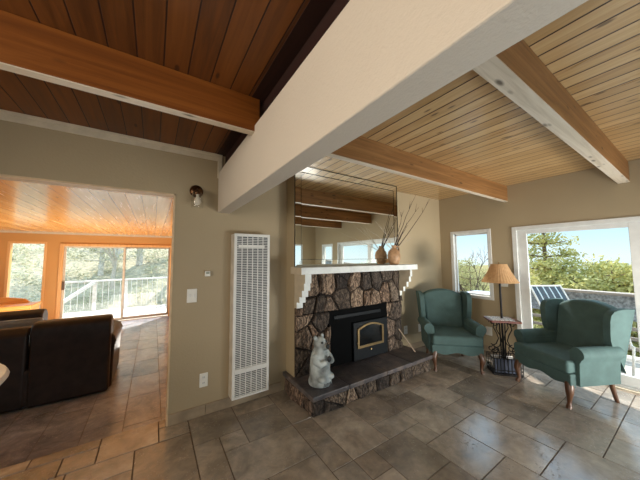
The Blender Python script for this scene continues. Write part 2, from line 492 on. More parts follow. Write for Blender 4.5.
for j in range(J1-1, J0-1, -1):
    for i in range(I0, I1):
        if (i, j) in occ: continue
        opts = [(2, 3), (3, 2), (2, 2), (2, 1), (1, 2), (1, 1)]
        wts = [5, 4, 4, 3, 2, 1]
        while True:
            k = rt.choices(range(6), wts)[0]; w, h = opts[k]
            cells = [(i+a, j-b) for a in range(w) for b in range(h)]
            if all((c not in occ) and c[0] < I1 and c[1] >= J0 for c in cells): break
            wts[k] = 0
            if sum(wts) == 0: w = h = 1; break
        put(i, j-h+1, i+w, j+1)
# doorway border row
yb0, yb1 = 2.478, 2.79
for x0, x1, y0, y1 in ((-.30, .085, yb0, yb1), (.085, DJ+.02, yb0+.19, yb1), (-.50, -.30, yb0, 2.675), (-.69, -.30, 2.675, yb1),
                       (-1.1, -.69, 2.675, yb1), (-.9, -.5, yb0, 2.675), (-1.3, -.9, yb0, 2.675), (-1.5, -1.1, 2.675, yb1),
                       (-1.9, -1.5, 2.675, yb1), (-1.7, -1.3, yb0, 2.675), (-2.3, -1.7, yb0, 2.675), (-2.4, -1.9, 2.675, yb1)):
    tiles.append((x0, y0, x1, y1, 1))
TK = {(0, 0): 1.2, (2, 1): .86, (2, 0): 1.02, (4, -1): 1.15, (6, 0): 1.22, (3, -1): 1.0, (1, -2): .78, (0, -1): .9, (5, -4): 1.2, (3, -3): 1.12, (8, -5): .98, (7, -4): 1.05, (-4, 1): .98, (-5, 4): .8, (-5, 1): .86}
mb = MB()
def cut(t):
    x0, y0, x1, y1 = t[:4]
    out = []
    if len(t) == 5: return [(x0, y0, x1, y1)]
    x0 = max(x0, XL); x1 = min(x1, XB); y0 = max(y0, YB); y1 = min(y1, D)
    if x1-x0 < .02 or y1-y0 < .02: return []
    if x0 < .085 and y1 > yb0:              # leave the border row free
        r = []
        if y0 < yb0-.02: r.append((x0, y0, min(x1, 9), yb0))
        if x1 > .085: r.append((max(x0, .085), max(y0, yb0), x1, y1))
        return [q for q in r if q[2]-q[0] > .015 and q[3]-q[1] > .015]
    return [(x0, y0, x1, y1)]
for t in tiles:
    for x0, y0, x1, y1 in cut(t):
        g = .0024; e = .0025
        k = TK.get((round((t[0]-1.253)/.189), round((t[1]-1.49)/.196))) or rt.choice([.72, .82, .9, 1.0, 1.0, 1.1, 1.22]); w = rt.uniform(-.03, .05)
        mb.cur = (k*(1+w), k, k*(1-w))
        a, b, c, d = x0+g, y0+g, x1-g, y1-g
        k0 = len(mb.v)
        mb.v += [(a, b, -.006), (c, b, -.006), (c, d, -.006), (a, d, -.006), (a+e, b+e, 0), (c-e, b+e, 0), (c-e, d-e, 0), (a+e, d-e, 0)]
        for q in ((4, 5, 6, 7), (0, 1, 5, 4), (1, 2, 6, 5), (2, 3, 7, 6), (3, 0, 4, 7)): mb.face([k0+i for i in q])
fl = struct(mb, 'floor', M['tile'], 'travertine tile floor in a random ashlar pattern', fix=False)
mb = MB(); mb.box(XL, YB, -.06, XB, D, -.004); mb.box(DL, D, -.17, DJ, 2.79, -.004)
g = mb.build('grout_bed', M['grout'], fl)
mb = MB(); r2 = random.Random(4); x = FXL; c = 0
while x < FXR:
    x2 = min(x+.31, FXR); y = 2.79-r2.uniform(0, .6)
    while y < FY:
        y2 = y+.62
        k = r2.choice([.85, .95, 1.0, 1.05, 1.15]); mb.cur = (k*.98, k, k*1.04); g = .0014; e = .002
        a, b, cc, d = x+g, max(y, 2.79)+g, x2-g, min(y2, FY)-g
        if d-b > .02 and cc-a > .01:
            k0 = len(mb.v)
            mb.v += [(a, b, FZ-.006), (cc, b, FZ-.006), (cc, d, FZ-.006), (a, d, FZ-.006), (a+e, b+e, FZ), (cc-e, b+e, FZ), (cc-e, d-e, FZ), (a+e, d-e, FZ)]
            for q in ((4, 5, 6, 7), (0, 1, 5, 4), (1, 2, 6, 5), (2, 3, 7, 6), (3, 0, 4, 7)): mb.face([k0+i for i in q])
        y = y2
    x = x2
ff = struct(mb, 'floor.001', M['far_tile'], 'pale plank-shaped tile floor of the sunken room beyond the doorway', fix=False)
MB().box(FXL, 2.79, -.3, FXR, FY, FZ-.004).build('grout_bed', plain('pale_grout', (134, 126, 120), .8), ff)

# --- walls
mb = MB()
mb.box(XL, D, -.06, DL, D+WT, CZ+.1); mb.box(DL, D, DZ, DJ, D+WT, CZ+.1); mb.box(DJ, D, -.2, XB+.15, D+WT, CZ+.1)
mb.box(DL-.02, D+.02, -.3, DL, D+WT, 0)
struct(mb, 'wall_fireplace', M['wall'], 'beige wall holding the doorway, heater and fireplace')
struct(MB().box(XL-.12, YB-.1, -.06, XL, D+WT, CZ+.1), 'wall_left', M['wall'])
# window wall with openings
P0, P1, PZ = -.84, 1.555, 1.88       # patio door
W0, W1, WZ0, WZ1 = 1.835, 2.475, .785, 1.89   # small window
V0, V1 = -1.64, -1.07                # second small window (seen in the mirror)
xw0, xw1 = XB, XB+.14
mb = MB()
mb.box(xw0, W1, -.06, xw1, D+WT, CZ+.1); mb.box(xw0, W0, -.06, xw1, W1, WZ0); mb.box(xw0, W0, WZ1, xw1, W1, CZ+.1)
mb.box(xw0, P1, -.06, xw1, W0, CZ+.1); mb.box(xw0, P0, PZ, xw1, P1, CZ+.1); mb.box(xw0, P0, -.2, xw1, P1, -.01)
mb.box(xw0, V1, -.06, xw1, P0, CZ+.1); mb.box(xw0, V0, -.06, xw1, V1, WZ0); mb.box(xw0, V0, WZ1-.03, xw1, V1, CZ+.1)
mb.box(xw0, YB-.1, -.06, xw1, V0, CZ+.1)
struct(mb, 'wall_window', M['wall'], 'beige wall with the patio door and the tall window')
# back wall with window openings (reflected in the mirror)
B0, B1 = 2.7, 3.9
C0, C1 = -2.6, -.4
mb = MB(); y0, y1 = YB-.12, YB
mb.box(B1, y0, -.06, XB, y1, CZ+.1); mb.box(B0, y0, -.06, B1, y1, .8); mb.box(B0, y0, 1.87, B1, y1, CZ+.1)
mb.box(C1, y0, -.06, B0, y1, CZ+.1); mb.box(C0, y0, -.06, C1, y1, .5); mb.box(C0, y0, 2.0, C1, y1, CZ+.1); mb.box(XL, y0, -.06, C0, y1, CZ+.1)
struct(mb, 'wall_back', M['wall'])
struct(MB().box(XL, YB-.1, CZ, .6, D, CZ+.1), 'ceiling', M['ceil_dark'], 'dark plank ceiling left of the white header')
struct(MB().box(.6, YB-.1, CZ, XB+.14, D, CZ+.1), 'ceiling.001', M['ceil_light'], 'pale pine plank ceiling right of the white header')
# white header between the two ceilings
HX0, HX1, HZ0, HZ1 = .522, .6415, 1.908, 2.315
struct(MB().box(HX0, YB, HZ0, HX1, D, HZ1), 'wall_header', M['white_beam'], 'long off-white plastered header crossing overhead', bevel=.006)
struct(MB().box(.585, YB, HZ1, .6, D, CZ), 'trim_1', M['dark_board'], 'added dark board that keeps the gap above the white header dark')  # board added so the open gap above the header looks dark
struct(MB().box(.50, YB, CZ-.004, .585, D, CZ), 'trim_2', M['dark_board'], 'dark wood strip along the edge of the dark ceiling')
# crown strip and its end
mb = MB(); mb.box(XL, D-.014, 2.43, .555, D, 2.5); mb.box(XL, D-.024, 2.475, .555, D, 2.5); mb.box(.512, D-.014, HZ1-.06, .555, D, 2.43)
struct(mb, 'trim_3', M['trim'], 'cream crown strip where the left wall meets the dark ceiling', bevel=.004)
# baseboards of tile
mb = MB()
for x0, x1 in ((DJ, .45), (.453, .85), (.853, 1.215)): mb.box(x0, D-.012, 0, x1, D, .095)
struct(mb, 'baseboard_left', M['base_tile'], 'tile baseboard left of the hearth', bevel=.003)
mb = MB()
for x0, x1 in ((3.06, 3.45), (3.453, 3.9), (3.903, XB)): mb.box(x0, D-.012, 0, x1, D, .085)
mb.box(XB-.012, P1+.04, 0, XB, 2.1, .085); mb.box(XB-.012, 2.103, 0, XB, D-.012, .085)
struct(mb, 'baseboard_right', M['base_tile'], 'tile baseboard behind the armchairs', bevel=.003)
# timber edge of the doorway
mb = MB(); mb.box(DJ-.012, D-.004, 0, DJ, D+WT+.004, DZ); mb.box(DL, D-.004, DZ-.012, DJ, D+WT+.004, DZ)
struct(mb, 'trim_4', plain('doorway_edge', (214, 188, 152), .6), 'pale wood edging of the wide doorway')

# ceiling beams
def beam(name, x0, x1, y, label, mat, under, group, bw=.086):
    t = thing(name, label, 'beam', (x0, y, 2.27), 0, group)
    MB().box(x0, y, 2.271, x1, y+bw, CZ).build('beam_body', M[mat], t, bevel=.004)
    u = MB().box(x0, y-.001, 2.265, x1, y+bw+.001, 2.2712).build('beam_underside', M[under], t)
    u['label'] = 'pale underside'
GB = 'exposed ceiling beams'
beam('ceiling_beam', HX1, XB, 1.582, 'brown ceiling beam nearest the fireplace mirror, running to the wall above the small window', 'beam', 'beam_under', GB, .05)
beam('ceiling_beam', HX1, XB, .427, 'ceiling beam with knotty pale underside crossing upper right of the photo', 'beam', 'beam_under', GB)
beam('ceiling_beam', HX1, XB, -.73, 'ceiling beam seen only in the mirror, lowest of the reflected beams', 'beam', 'beam_under', GB)
beam('ceiling_beam', XL, .556, 1.565, 'red-brown beam under the dark ceiling at upper left', 'beam_dark', 'beam_under', GB, .048)

# ------------------------------------------------------------------ windows and doors
def window_x(name, label, y0, y1, z0, z1, x=XB, fw=.05, mat='white_vinyl', casing=.0, sgn=1):
    """window in a wall of constant x, frame around the opening"""
    t = thing(name, label, None, (x, (y0+y1)/2, z0), kind='structure')
    mb = MB(); xa, xb = x-.006, x+.1*sgn
    mb.box(xa, y0, z0, xb, y0+fw, z1); mb.box(xa, y1-fw, z0, xb, y1, z1); mb.box(xa, y0+fw, z0, xb, y1-fw, z0+fw); mb.box(xa, y0+fw, z1-fw, xb, y1-fw, z1)
    mb.build('window_frame', M[mat], t, bevel=.004)
    mb = MB(); s = .025; a, b = y0+fw, y1-fw; xc = x+.06*sgn
    mb.box(xc-.015, a, z0+fw, xc+.015, a+s, z1-fw); mb.box(xc-.015, b-s, z0+fw, xc+.015, b, z1-fw); mb.box(xc-.015, a, z0+fw, xc+.015, b, z0+fw+s); mb.box(xc-.015, a, z1-fw-s, xc+.015, b, z1-fw)
    mb.build('sash', M[mat], t)
    MB().box(xc-.003, a+s*.5, z0+fw+s*.5, xc+.003, b-s*.5, z1-fw-s*.5).build('window_pane', M['glass'], t)
    return t
window_x('window_1', 'tall white-framed window beside the corner behind the lamp', W0, W1, WZ0, WZ1)
window_x('window_2', 'small window seen only in the mirror', V0, V1, WZ0, WZ1-.03)
def window_y(name, label, x0, x1, z0, z1, y, dy=-.1, fw=.05, mat='white_vinyl'):
    t = thing(name, label, None, ((x0+x1)/2, y, z0), kind='structure')
    mb = MB(); ya, yb = y+.006*(1 if dy < 0 else -1), y+dy
    mb.box(x0, ya, z0, x0+fw, yb, z1); mb.box(x1-fw, ya, z0, x1, yb, z1); mb.box(x0+fw, ya, z0, x1-fw, yb, z0+fw); mb.box(x0+fw, ya, z1-fw, x1-fw, yb, z1)
    mb.build('window_frame', M[mat], t, bevel=.004)
    MB().box(x0+fw*.5, y+dy*.5-.003, z0+fw*.5, x1-fw*.5, y+dy*.5+.003, z1-fw*.5).build('window_pane', M['glass'], t)
window_y('window_3', 'window in the back wall, seen in the left edge of the mirror', B0, B1, .8, 1.87, YB)
window_y('window_4', 'window behind the camera', C0, C1, .5, 2.0, YB)
# patio slider
t = thing('door_1', 'white sliding patio door behind the right armchair', None, (XB, .35, 0), kind='structure')
mb = MB(); fw = .055
mb.box(XB-.012, P1-fw, -.01, XB+.12, P1, PZ); mb.box(XB-.012, P0, -.01, XB+.12, P0+fw, PZ); mb.box(XB-.012, P0+fw, PZ-fw, XB+.12, P1-fw, PZ); mb.box(XB-.012, P0+fw, -.01, XB+.12, P1-fw, .035)
mb.build('door_frame', M['white_vinyl'], t, bevel=.004)
def slider(parent, a, b, x, st=.11, top=.055, bot=.11, z0=.035, z1=PZ-.055):
    mb = MB(); h = .02
    mb.box(x-h, a, z0, x+h, a+st, z1); mb.box(x-h, b-st, z0, x+h, b, z1); mb.box(x-h, a+st, z0, x+h, b-st, z0+bot); mb.box(x-h, a+st, z1-top, x+h, b-st, z1)
    p = mb.build('door_panel', M['white_vinyl'], parent, bevel=.004)
    MB().box(x-.003, a+st-.01, z0+bot-.01, x+.003, b-st+.01, z1-top+.01).build('door_pane', M['glass'], p)
    return p
slider(t, .36, P1-fw, XB+.03)
p = slider(t, P0+fw, .47, XB+.075)
MB().box(XB+.022, .40, .85, XB+.05, .42, 1.05).build('door_handle', M['white'], t, bevel=.004)
MB().box(XB-.06, P0, .0, XB-.012, P1, .016).build('door_sill', M['trim'], t, bevel=.004)

# ------------------------------------------------------------------ far room
def far_room():
    dx0, dx1, dz1 = -1.88, .47, 1.83
    wx0, wx1, wz0, wz1 = -2.72, -2.1, .1, 1.86
    mb = MB(); y0, y1 = FY, FY+.14
    mb.box(FXL, y0, FZ, wx0, y1, FCZ+.1); mb.box(wx0, y0, FZ, wx1, y1, wz0); mb.box(wx0, y0, wz1, wx1, y1, FCZ+.1)
    mb.box(wx1, y0, FZ, dx0, y1, FCZ+.1); mb.box(dx0, y0, dz1, dx1, y1, FCZ+.1); mb.box(dx1, y0, FZ, FXR, y1, FCZ+.1); mb.box(dx0, y0, FZ-.1, dx1, y1, FZ)
    struct(mb, 'wall_far', M['orange_wall'], 'amber wall at the end of the sunken room')
    struct(MB().box(FXR, 2.79, FZ-.1, FXR+.12, FY+.14, FCZ+.1), 'wall_right', M['orange_wall'])
    # left wall of the far room has a wide window letting light in
    mb = MB(); xa, xb = FXL-.12, FXL
    mb.box(xa, 2.79, FZ-.1, xb, 4.0, FCZ+.1); mb.box(xa, 7.8, FZ-.1, xb, FY+.14, FCZ+.1); mb.box(xa, 4.0, FZ-.1, xb, 7.8, .5); mb.box(xa, 4.0, 1.9, xb, 7.8, FCZ+.1)
    struct(mb, 'wall_left.001', M['orange_wall'])
    t = thing('window_5', 'wide window on the unseen left side of the sunken room', None, (FXL, 5.9, .5), kind='structure')
    mb = MB()
    for a, b in ((4.0, 4.06), (5.88, 5.94), (7.74, 7.8)): mb.box(xa, a, .5, xb+.01, b, 1.9)
    mb.box(xa, 4.06, .5, xb+.01, 7.74, .56); mb.box(xa, 4.06, 1.84, xb+.01, 7.74, 1.9)
    mb.build('window_frame', M['oak'], t)
    MB().box(xa+.05, 4.03, .53, xa+.056, 7.77, 1.87).build('window_pane', M['glass'], t)
    struct(MB().box(FXL-.12, 2.79, FCZ, FXR+.12, FY+.14, FCZ+.1), 'ceiling.002', M['ceil_far'], 'amber pine plank ceiling of the sunken room')
    mb = MB(); mb.box(FXL, FY-.02, FCZ-.04, FXR, FY, FCZ)
    struct(mb, 'trim_5', M['trim'], 'pale moulding along the top of the amber wall')
    # window and sliding door
    window_y('window_6', 'narrow tall window left of the sliding door in the sunken room', wx0, wx1, wz0, wz1, FY, .12, .045, 'oak')
    t = thing('door_2', 'bronze-framed sliding glass door in an oak casing, sunken room', None, (-.7, FY, FZ), kind='structure')
    mb = MB(); fw = .07
    mb.box(dx0, FY-.03, FZ, dx0+fw, FY+.1, dz1); mb.box(dx1-fw, FY-.03, FZ, dx1, FY+.1, dz1); mb.box(dx0+fw, FY-.03, dz1-.06, dx1-fw, FY+.1, dz1)
    mb.build('door_casing', M['oak'], t, bevel=.005)
    MB().box(dx0+fw, FY, FZ, dx1-fw, FY+.1, FZ+.012).build('door_sill', M['trim'], t)
    def pan(a, b, y, mat):
        mb = MB(); s = .04; z0, z1 = FZ+.03, dz1-.06
        mb.box(a, y-.015, z0, a+s, y+.015, z1); mb.box(b-s, y-.015, z0, b, y+.015, z1); mb.box(a+s, y-.015, z0, b-s, y+.015, z0+.06); mb.box(a+s, y-.015, z1-.035, b-s, y+.015, z1)
        p = mb.build('door_panel', M[mat], t)
        MB().box(a+s*.6, y-.003, z0+.04, b-s*.6, y+.003, z1-.02).build('door_pane', M['glass'], p)
    pan(dx0+fw, -.63, FY+.03, 'trim'); pan(-.66, dx1-fw, FY+.065, 'alu_pale')
    MB().box(dx0+.075, FY-.03, .72, dx0+.12, FY+.015, .92).build('door_handle', M['alu'], t, bevel=.006)
far_room()

# sofa seen from behind
def rounded(x0, y0, z0, x1, y1, z1): return MB().box(x0, y0, z0, x1, y1, z1)
t = thing('leather_sofa', 'dark brown leather sofa seen from behind through the doorway', 'sofa', (-1.35, 4.5, FZ))
rounded(-2.25, 4.13, FZ+.03, -.44, 4.95, .25).build('sofa_base', M['leather'], t, bevel=.03, seg=4)
mb = MB(); mb.prism([(4.11, FZ+.02), (4.11, .52), (4.09, .62), (4.10, .70), (4.15, .745), (4.25, .75), (4.34, .70), (4.37, .55), (4.4, .3), (4.4, FZ+.02)], 'x', -1.10, -.41)
mb.build('sofa_back', M['leather'], t, bevel=.03, seg=4)
mb = MB(); mb.prism([(4.12, FZ+.02), (4.12, .5), (4.14, .63), (4.22, .70), (4.32, .69), (4.41, .57), (4.44, .3), (4.45, FZ+.02)], 'x', -2.25, -1.12)
mb.build('sofa_back', M['leather'], t, bevel=.03, seg=4)
for x0, x1 in ((-.64, -.36), (-2.5, -2.22)):
    mb = MB(); mb.prism([(x0+.03, FZ+.02), (x0+.02, .32), (x0, .42), (x0+.03, .5), ((x0+x1)/2, .535), (x1-.03, .5), (x1, .42), (x1-.02, .32), (x1-.03, FZ+.02)], 'y', 4.2, 5.05)
    mb.build('sofa_arm', M['leather'], t, bevel=.03, seg=4)
for a, b in ((-1.42, -.65), (-2.21, -1.43)):
    rounded(a, 4.4, .22, b, 4.98, .36).build('seat_cushion', M['leather'], t, bevel=.05, seg=4)
t = thing('leather_armchair', 'second dark leather seat with a padded arm beyond the sofa', 'armchair', (-1.75, 5.5, FZ))
rounded(-2.3, 5.15, FZ+.03, -1.26, 5.95, .3).build('seat_base', M['leather'], t, bevel=.04, seg=4)
mb = MB(); mb.prism([(5.1, FZ+.02), (5.08, .5), (5.05, .62), (5.07, .72), (5.14, .765), (5.25, .75), (5.32, .68), (5.33, .5), (5.33, FZ+.02)], 'x', -2.3, -1.25)
mb.build('backrest', M['leather'], t, bevel=.03, seg=4)
mb = MB(); mb.prism([(-1.42, FZ+.02), (-1.42, .4), (-1.36, .47), (-1.27, .47), (-1.21, .4), (-1.21, FZ+.02)], 'y', 5.3, 6.0)
mb.build('arm', M['leather'], t, bevel=.03, seg=4)
# pillow behind the low half of the sofa back
mb = MB(); mb.prism([(4.5, .364), (4.47, .55), (4.5, .71), (4.54, .745), (4.6, .72), (4.66, .55), (4.66, .364)], 'x', -1.5, -1.115)
tag(mb.build('sofa_pillow', M['throw'], bevel=.03, seg=4), 'pale blue-grey pillow showing over the low part of the leather sofa back', 'pillow')
t = thing('wooden_chest', 'orange pine chest with a raised back rail under the narrow window', 'chest', (-2.6, 7.6, FZ))
MB().box(-3.2, 7.35, FZ, -1.99, 7.85, .5).build('chest_body', M['chest'], t, bevel=.01)
MB().box(-3.22, 7.33, .5, -1.97, 7.87, .56).build('lid', M['chest'], t, bevel=.01)
mb = MB(); mb.prism([(-3.2, .56), (-3.2, .64), (-2.9, .69), (-2.45, .69), (-2.2, .64), (-2.12, .56)], 'y', 7.8, 7.85); mb.build('back_rail', M['chest'], t, bevel=.005)
# round white table just entering the left edge
t = thing('round_table', 'white rounded tabletop edge poking in at the left edge of the photo', 'table', (-1.188, 2.06, 0))
MB().lathe([(.02, .785), (.5, .785), (.538, .79), (.55, .81), (.538, .83), (.5, .835), (.02, .835)], (-1.188, 2.06, 0), 40).build('tabletop', M['white'], t, smooth=40)
MB().lathe([(.26, 0), (.26, .02), (.06, .05), (.045, .3), (.05, .7), (.14, .775)], (-1.188, 2.06, 0), 24).build('pedestal', M['white'], t, smooth=40)

# ------------------------------------------------------------------ fireplace
BX0, BX1, BY = 1.283, 2.972, 2.475
struct(MB().box(BX0, BY, 0, BX1, D, CZ), 'wall_chimney', M['breast'], 'beige chimney breast behind the mirror and the stone facing')

def clip(poly, px, py, nx, ny):
    out = []
    for i in range(len(poly)):
        a, b = poly[i], poly[(i+1) % len(poly)]
        da = (a[0]-px)*nx+(a[1]-py)*ny; db = (b[0]-px)*nx+(b[1]-py)*ny
        if da <= 0: out.append(a)
        if da*db < 0:
            k = da/(da-db); out.append((a[0]+(b[0]-a[0])*k, a[1]+(b[1]-a[1])*k))
    return out
def stones(mb, rects, size, rng, to3, depth=.03, gap=.007, pal=None, ymul=1.0):
    for (x0, z0, x1, z1) in rects:
        nx = max(1, round((x1-x0)/size[0])); nz = max(1, round((z1-z0)/size[1]))
        pts = []
        for i in range(nx):
            for j in range(nz):
                ox = .5*(j % 2)
                pts.append((x0+(i+.5+(ox-.25)*.8+rng.uniform(-.46, .46))*(x1-x0)/nx, z0+(j+.5+rng.uniform(-.46, .46))*(z1-z0)/nz))
        for p in pts:
            poly = [(x0, z0), (x1, z0), (x1, z1), (x0, z1)]
            for q in pts:
                if q is p: continue
                dx, dz = q[0]-p[0], q[1]-p[1]; L = math.hypot(dx, dz)
                if L < 1e-6: continue
                poly = clip(poly, (p[0]+q[0])/2-dx/L*gap, (p[1]+q[1])/2-dz/L*gap, dx/L, dz/L)
                if len(poly) < 3: break
            if len(poly) < 3: continue
            # refine outline and roughen
            ref = []
            for i in range(len(poly)):
                a, b = poly[i], poly[(i+1) % len(poly)]
                L = math.hypot(b[0]-a[0], b[1]-a[1]); m = max(1, int(L/.045))
                for s_ in range(m):
                    k = s_/m; ref.append((a[0]+(b[0]-a[0])*k, a[1]+(b[1]-a[1])*k))
            cx = sum(q[0] for q in ref)/len(ref); cz = sum(q[1] for q in ref)/len(ref)
            dep = depth*rng.uniform(.65, 1.25); tx, tz = rng.uniform(-.12, .12), rng.uniform(-.12, .12)
            mb.cur = rng.choice(pal)
            rings = []
            for sc, dd in ((1.0, 0), (.97, .55), (.86, .95), (.5, 1.05)):
                k0 = len(mb.v); ring = []
                for (a, b) in ref:
                    s2 = sc*(1+rng.uniform(-.07, .02))
                    u, w = cx+(a-cx)*s2, cz+(b-cz)*s2
                    h = dep*dd*(1+rng.uniform(-.2, .2)) + ((u-cx)*tx+(w-cz)*tz if dd else 0)
                    mb.v.append(to3(u, w, max(h, 0))); ring.append(len(mb.v)-1)
                rings.append(ring)
            mb.v.append(to3(cx, cz, dep*1.05)); c = len(mb.v)-1
            n = len(ref)
            for r0, r1 in zip(rings, rings[1:]):
                for i in range(n): mb.face((r0[i], r0[(i+1) % n], r1[(i+1) % n], r1[i]))
            for i in range(n): mb.face((rings[-1][i], rings[-1][(i+1) % n], c))
PAL = [(1.5, 1.4, 1.28), (.8, .78, .75), (.45, .43, .42), (.3, .29, .29), (1.25, 1.14, 1.04), (.5, .48, .46), (.22, .21, .22), (.9, .84, .8), (.36, .35, .36), (1.0, .86, .76)]
rs = random.Random(5)
OX0, OX1, OZ = 1.725, 2.655, .83
t = thing('stone_fireplace', 'dark rubble stone fireplace facing around the black stove insert', 'fireplace', (2.12, BY, .19))
mb = MB(); mb.box(BX0+.008, BY-.02, .19, OX0, BY-.001, .912); mb.box(OX1, BY-.02, .19, BX1-.008, BY-.001, .912); mb.box(1.366, BY-.02, OZ, 2.924, BY-.001, 1.275)
mb.build('mortar_bed', M['mortar'], t)
mb = MB()
stones(mb, [(BX0, .19, OX0, OZ), (OX1, .19, BX1, OZ), (1.366, OZ+.005, 2.924, 1.275), (BX0, OZ+.005, 1.362, .912), (2.928, OZ+.005, BX1, .912)], (.17, .215), rs, lambda x, z, h: (x, BY-.02-h, z), .035, .006, PAL)
mb.build('stone_facing', M['stone'], t, smooth=30)
# raised hearth
HXa, HXb, HYa, HT = 1.235, 3.03, 2.035, .2
t = thing('raised_hearth', 'low stone hearth platform with dark slab top below the stove', 'hearth', (2.12, 2.3, 0))
mb = MB(); mb.box(HXa+.03, HYa+.03, 0, HXb-.02, BY-.001, HT-.045); mb.build('hearth_core', M['mortar'], t)
mb = MB()
stones(mb, [(HXa+.02, .004, HXb-.02, HT-.05)], (.15, .15), rs, lambda x, z, h: (x, HYa+.03-h, z), .028, .005, PAL)
stones(mb, [(HYa+.03, .004, D-.01, HT-.05)], (.17, .15), rs, lambda y, z, h: (HXa+.03-h, y, z), .025, .005, [(1.0, .9, .85), (.8, .7, .66)])
stones(mb, [(HYa+.03, .004, D-.01, HT-.05)], (.17, .15), rs, lambda y, z, h: (HXb-.02+h, y, z), .025, .005, PAL)
mb.build('hearth_stones', M['stone'], t, smooth=30)
mb = MB()
for x0, x1, y0, y1, k in ((HXa, 1.66, HYa-.02, D, .95), (1.664, 2.2, HYa-.02, BY-.001, .8), (2.204, 2.62, HYa-.02, BY-.001, 1.0), (2.624, HXb+.01, HYa-.02, D, .85)):
    mb.cur = (k*1.02, k, k)
    mb.box(x0, y0, HT-.045, x1, y1 if (x0 < 1.3 or x1 > 2.98) else y1, HT+rs.uniform(-.002, .002))
# keep slabs clear of the chimney breast: split the end slabs
mb = MB()
for x0, y0, x1, y1, k in ((HXa, HYa-.02, 1.66, BY-.001, .95), (HXa, BY+.002, BX0-.002, D-.001, .9), (1.664, HYa-.02, 2.2, BY-.001, .8), (2.204, HYa-.02, 2.62, BY-.001, 1.0), (2.624, HYa-.02, HXb+.01, BY-.001, .85), (BX1+.002, BY+.002, HXb+.01, D-.001, .85)):
    mb.cur = (k*1.02, k, k); mb.box(x0, y0, HT-.045, x1, y1, HT+rs.uniform(-.002, .002))
mb.build('hearth_slabs', M['hearth_stone'], t, bevel=.008, seg=2)
# stove insert
t = thing('stove_insert', 'black wood stove insert with a brass-edged arched glass door', 'stove', (2.19, BY, HT))
mb = MB(); mb.box(OX0-.02, BY-.04, HT+.002, OX1+.02, BY-.021, OZ+.02)
mb.build('surround_panel', M['black'], t, bevel=.004)
mb = MB(); mb.box(OX0+.05, BY-.055, .735, OX1-.12, BY-.04, .775)
mb.build('louvre', M['stove'], t, bevel=.004)
mb = MB(); mb.box(2.05, BY-.075, HT+.004, OX1-.02, BY-.04, .66)
mb.build('stove_body', M['stove'], t, bevel=.008)
def arch(x0, x1, z0, zs, rise, n=12):
    pts = [(x0, z0), (x1, z0), (x1, zs)]
    for i in range(1, n):
        a = i/n; x = x1+(x0-x1)*a; pts.append((x, zs+rise*sin(pi*a)))
    pts.append((x0, zs)); return pts
outer = arch(2.1, 2.545, .35, .58, .055); inner = arch(2.128, 2.517, .378, .57, .045)
mb = MB(); k = 0; yA, yB_ = BY-.092, BY-.076
n = len(outer)
for p in outer: mb.v.append((p[0], yA, p[1]))
for p in inner: mb.v.append((p[0], yA, p[1]))
for p in outer: mb.v.append((p[0], yB_, p[1]))
for p in inner: mb.v.append((p[0], yB_, p[1]))
for i in range(n):
    j = (i+1) % n
    mb.face((i, j, n+j, n+i)); mb.face((i, 2*n+i, 2*n+j, j)); mb.face((n+i, n+j, 3*n+j, 3*n+i)); mb.face((2*n+i, 3*n+i, 3*n+j, 2*n+j))
dr = mb.build('stove_door', M['brass'], t); dr['label'] = 'arched brass door frame'
MB().prism(inner, 'y', BY-.084, BY-.08).build('door_glass', M['dark_glass'], dr)
MB().ball((2.09, BY-.1, .42), .012).build('door_latch', M['brass'], dr)
MB().ball((2.32, BY-.085, .31), .014).build('draft_knob', M['brass'], t)
# mantel with stepped corbels
t = thing('mantel_shelf', 'white painted mantel shelf on stepped corbels under the mirror', 'mantel', (2.16, 2.35, 1.28))
MX0, MX1, MY = 1.238, 3.085, 2.232
c = MB().box(MX0, MY, 1.282, MX1, BY-.001, 1.352).build('shelf', M['mantel'], t, bevel=.004)
c.data.materials.append(M['mantel_shade'])  # left end takes the colour with shade painted in
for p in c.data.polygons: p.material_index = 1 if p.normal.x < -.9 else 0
def corbel(x0, x1):
    st = [(2.205+.035, 1.19), (2.262, 1.115), (2.305, 1.045), (2.36, .98), (2.42, .915)]
    poly = [(BY-.001, 1.282), (2.245, 1.282)]
    y = 2.245
    for yy, zz in st:
        poly.append((yy if poly[-1][0] != yy else yy, poly[-1][1])) if len(poly) > 2 else None
        if len(poly) == 2: poly[-1] = (st[0][0], 1.282)
        poly.append((yy, zz))
    poly.append((BY-.001, st[-1][1]))
    c = MB().prism(poly, 'x', x0, x1).build('corbel', M['mantel'], t, bevel=.003)
    c.data.materials.append(M['mantel_shade'])  # corbel sides take the same painted shade
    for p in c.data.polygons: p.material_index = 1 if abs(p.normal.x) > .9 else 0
corbel(1.284, 1.36); corbel(2.93, 2.972)
# mirror
t = thing('wall_mirror', 'large wall mirror with a slanted glass border above the mantel', 'mirror', (2.13, BY, 1.36))
ma, mbx, mz0, mz1 = 1.288, 2.968, 1.356, 2.492; w = .075
yf, ye = BY-.012, BY-.009
MB().quad((ma+w, yf, mz0+w), (mbx-w, yf, mz0+w), (mbx-w, yf, mz1-w), (ma+w, yf, mz1-w)).build('mirror_glass', M['mirror'], t, fix=False)
A = [(ma, ye, mz0), (mbx, ye, mz0), (mbx, ye, mz1), (ma, ye, mz1)]; Bq = [(ma+w, yf, mz0+w), (mbx-w, yf, mz0+w), (mbx-w, yf, mz1-w), (ma+w, yf, mz1-w)]
mb = MB()
for i in range(4): mb.quad(A[i], A[(i+1) % 4], Bq[(i+1) % 4], Bq[i])
mb.build('bevelled_border', M['mirror'], t, fix=False)
mb = MB(); e = .004
mb.box(ma-.004, BY-.014, mz0, ma, BY-.002, mz1); mb.box(mbx, BY-.014, mz0, mbx+.004, BY-.002, mz1); mb.box(ma, BY-.014, mz1, mbx, BY-.002, mz1+.006)
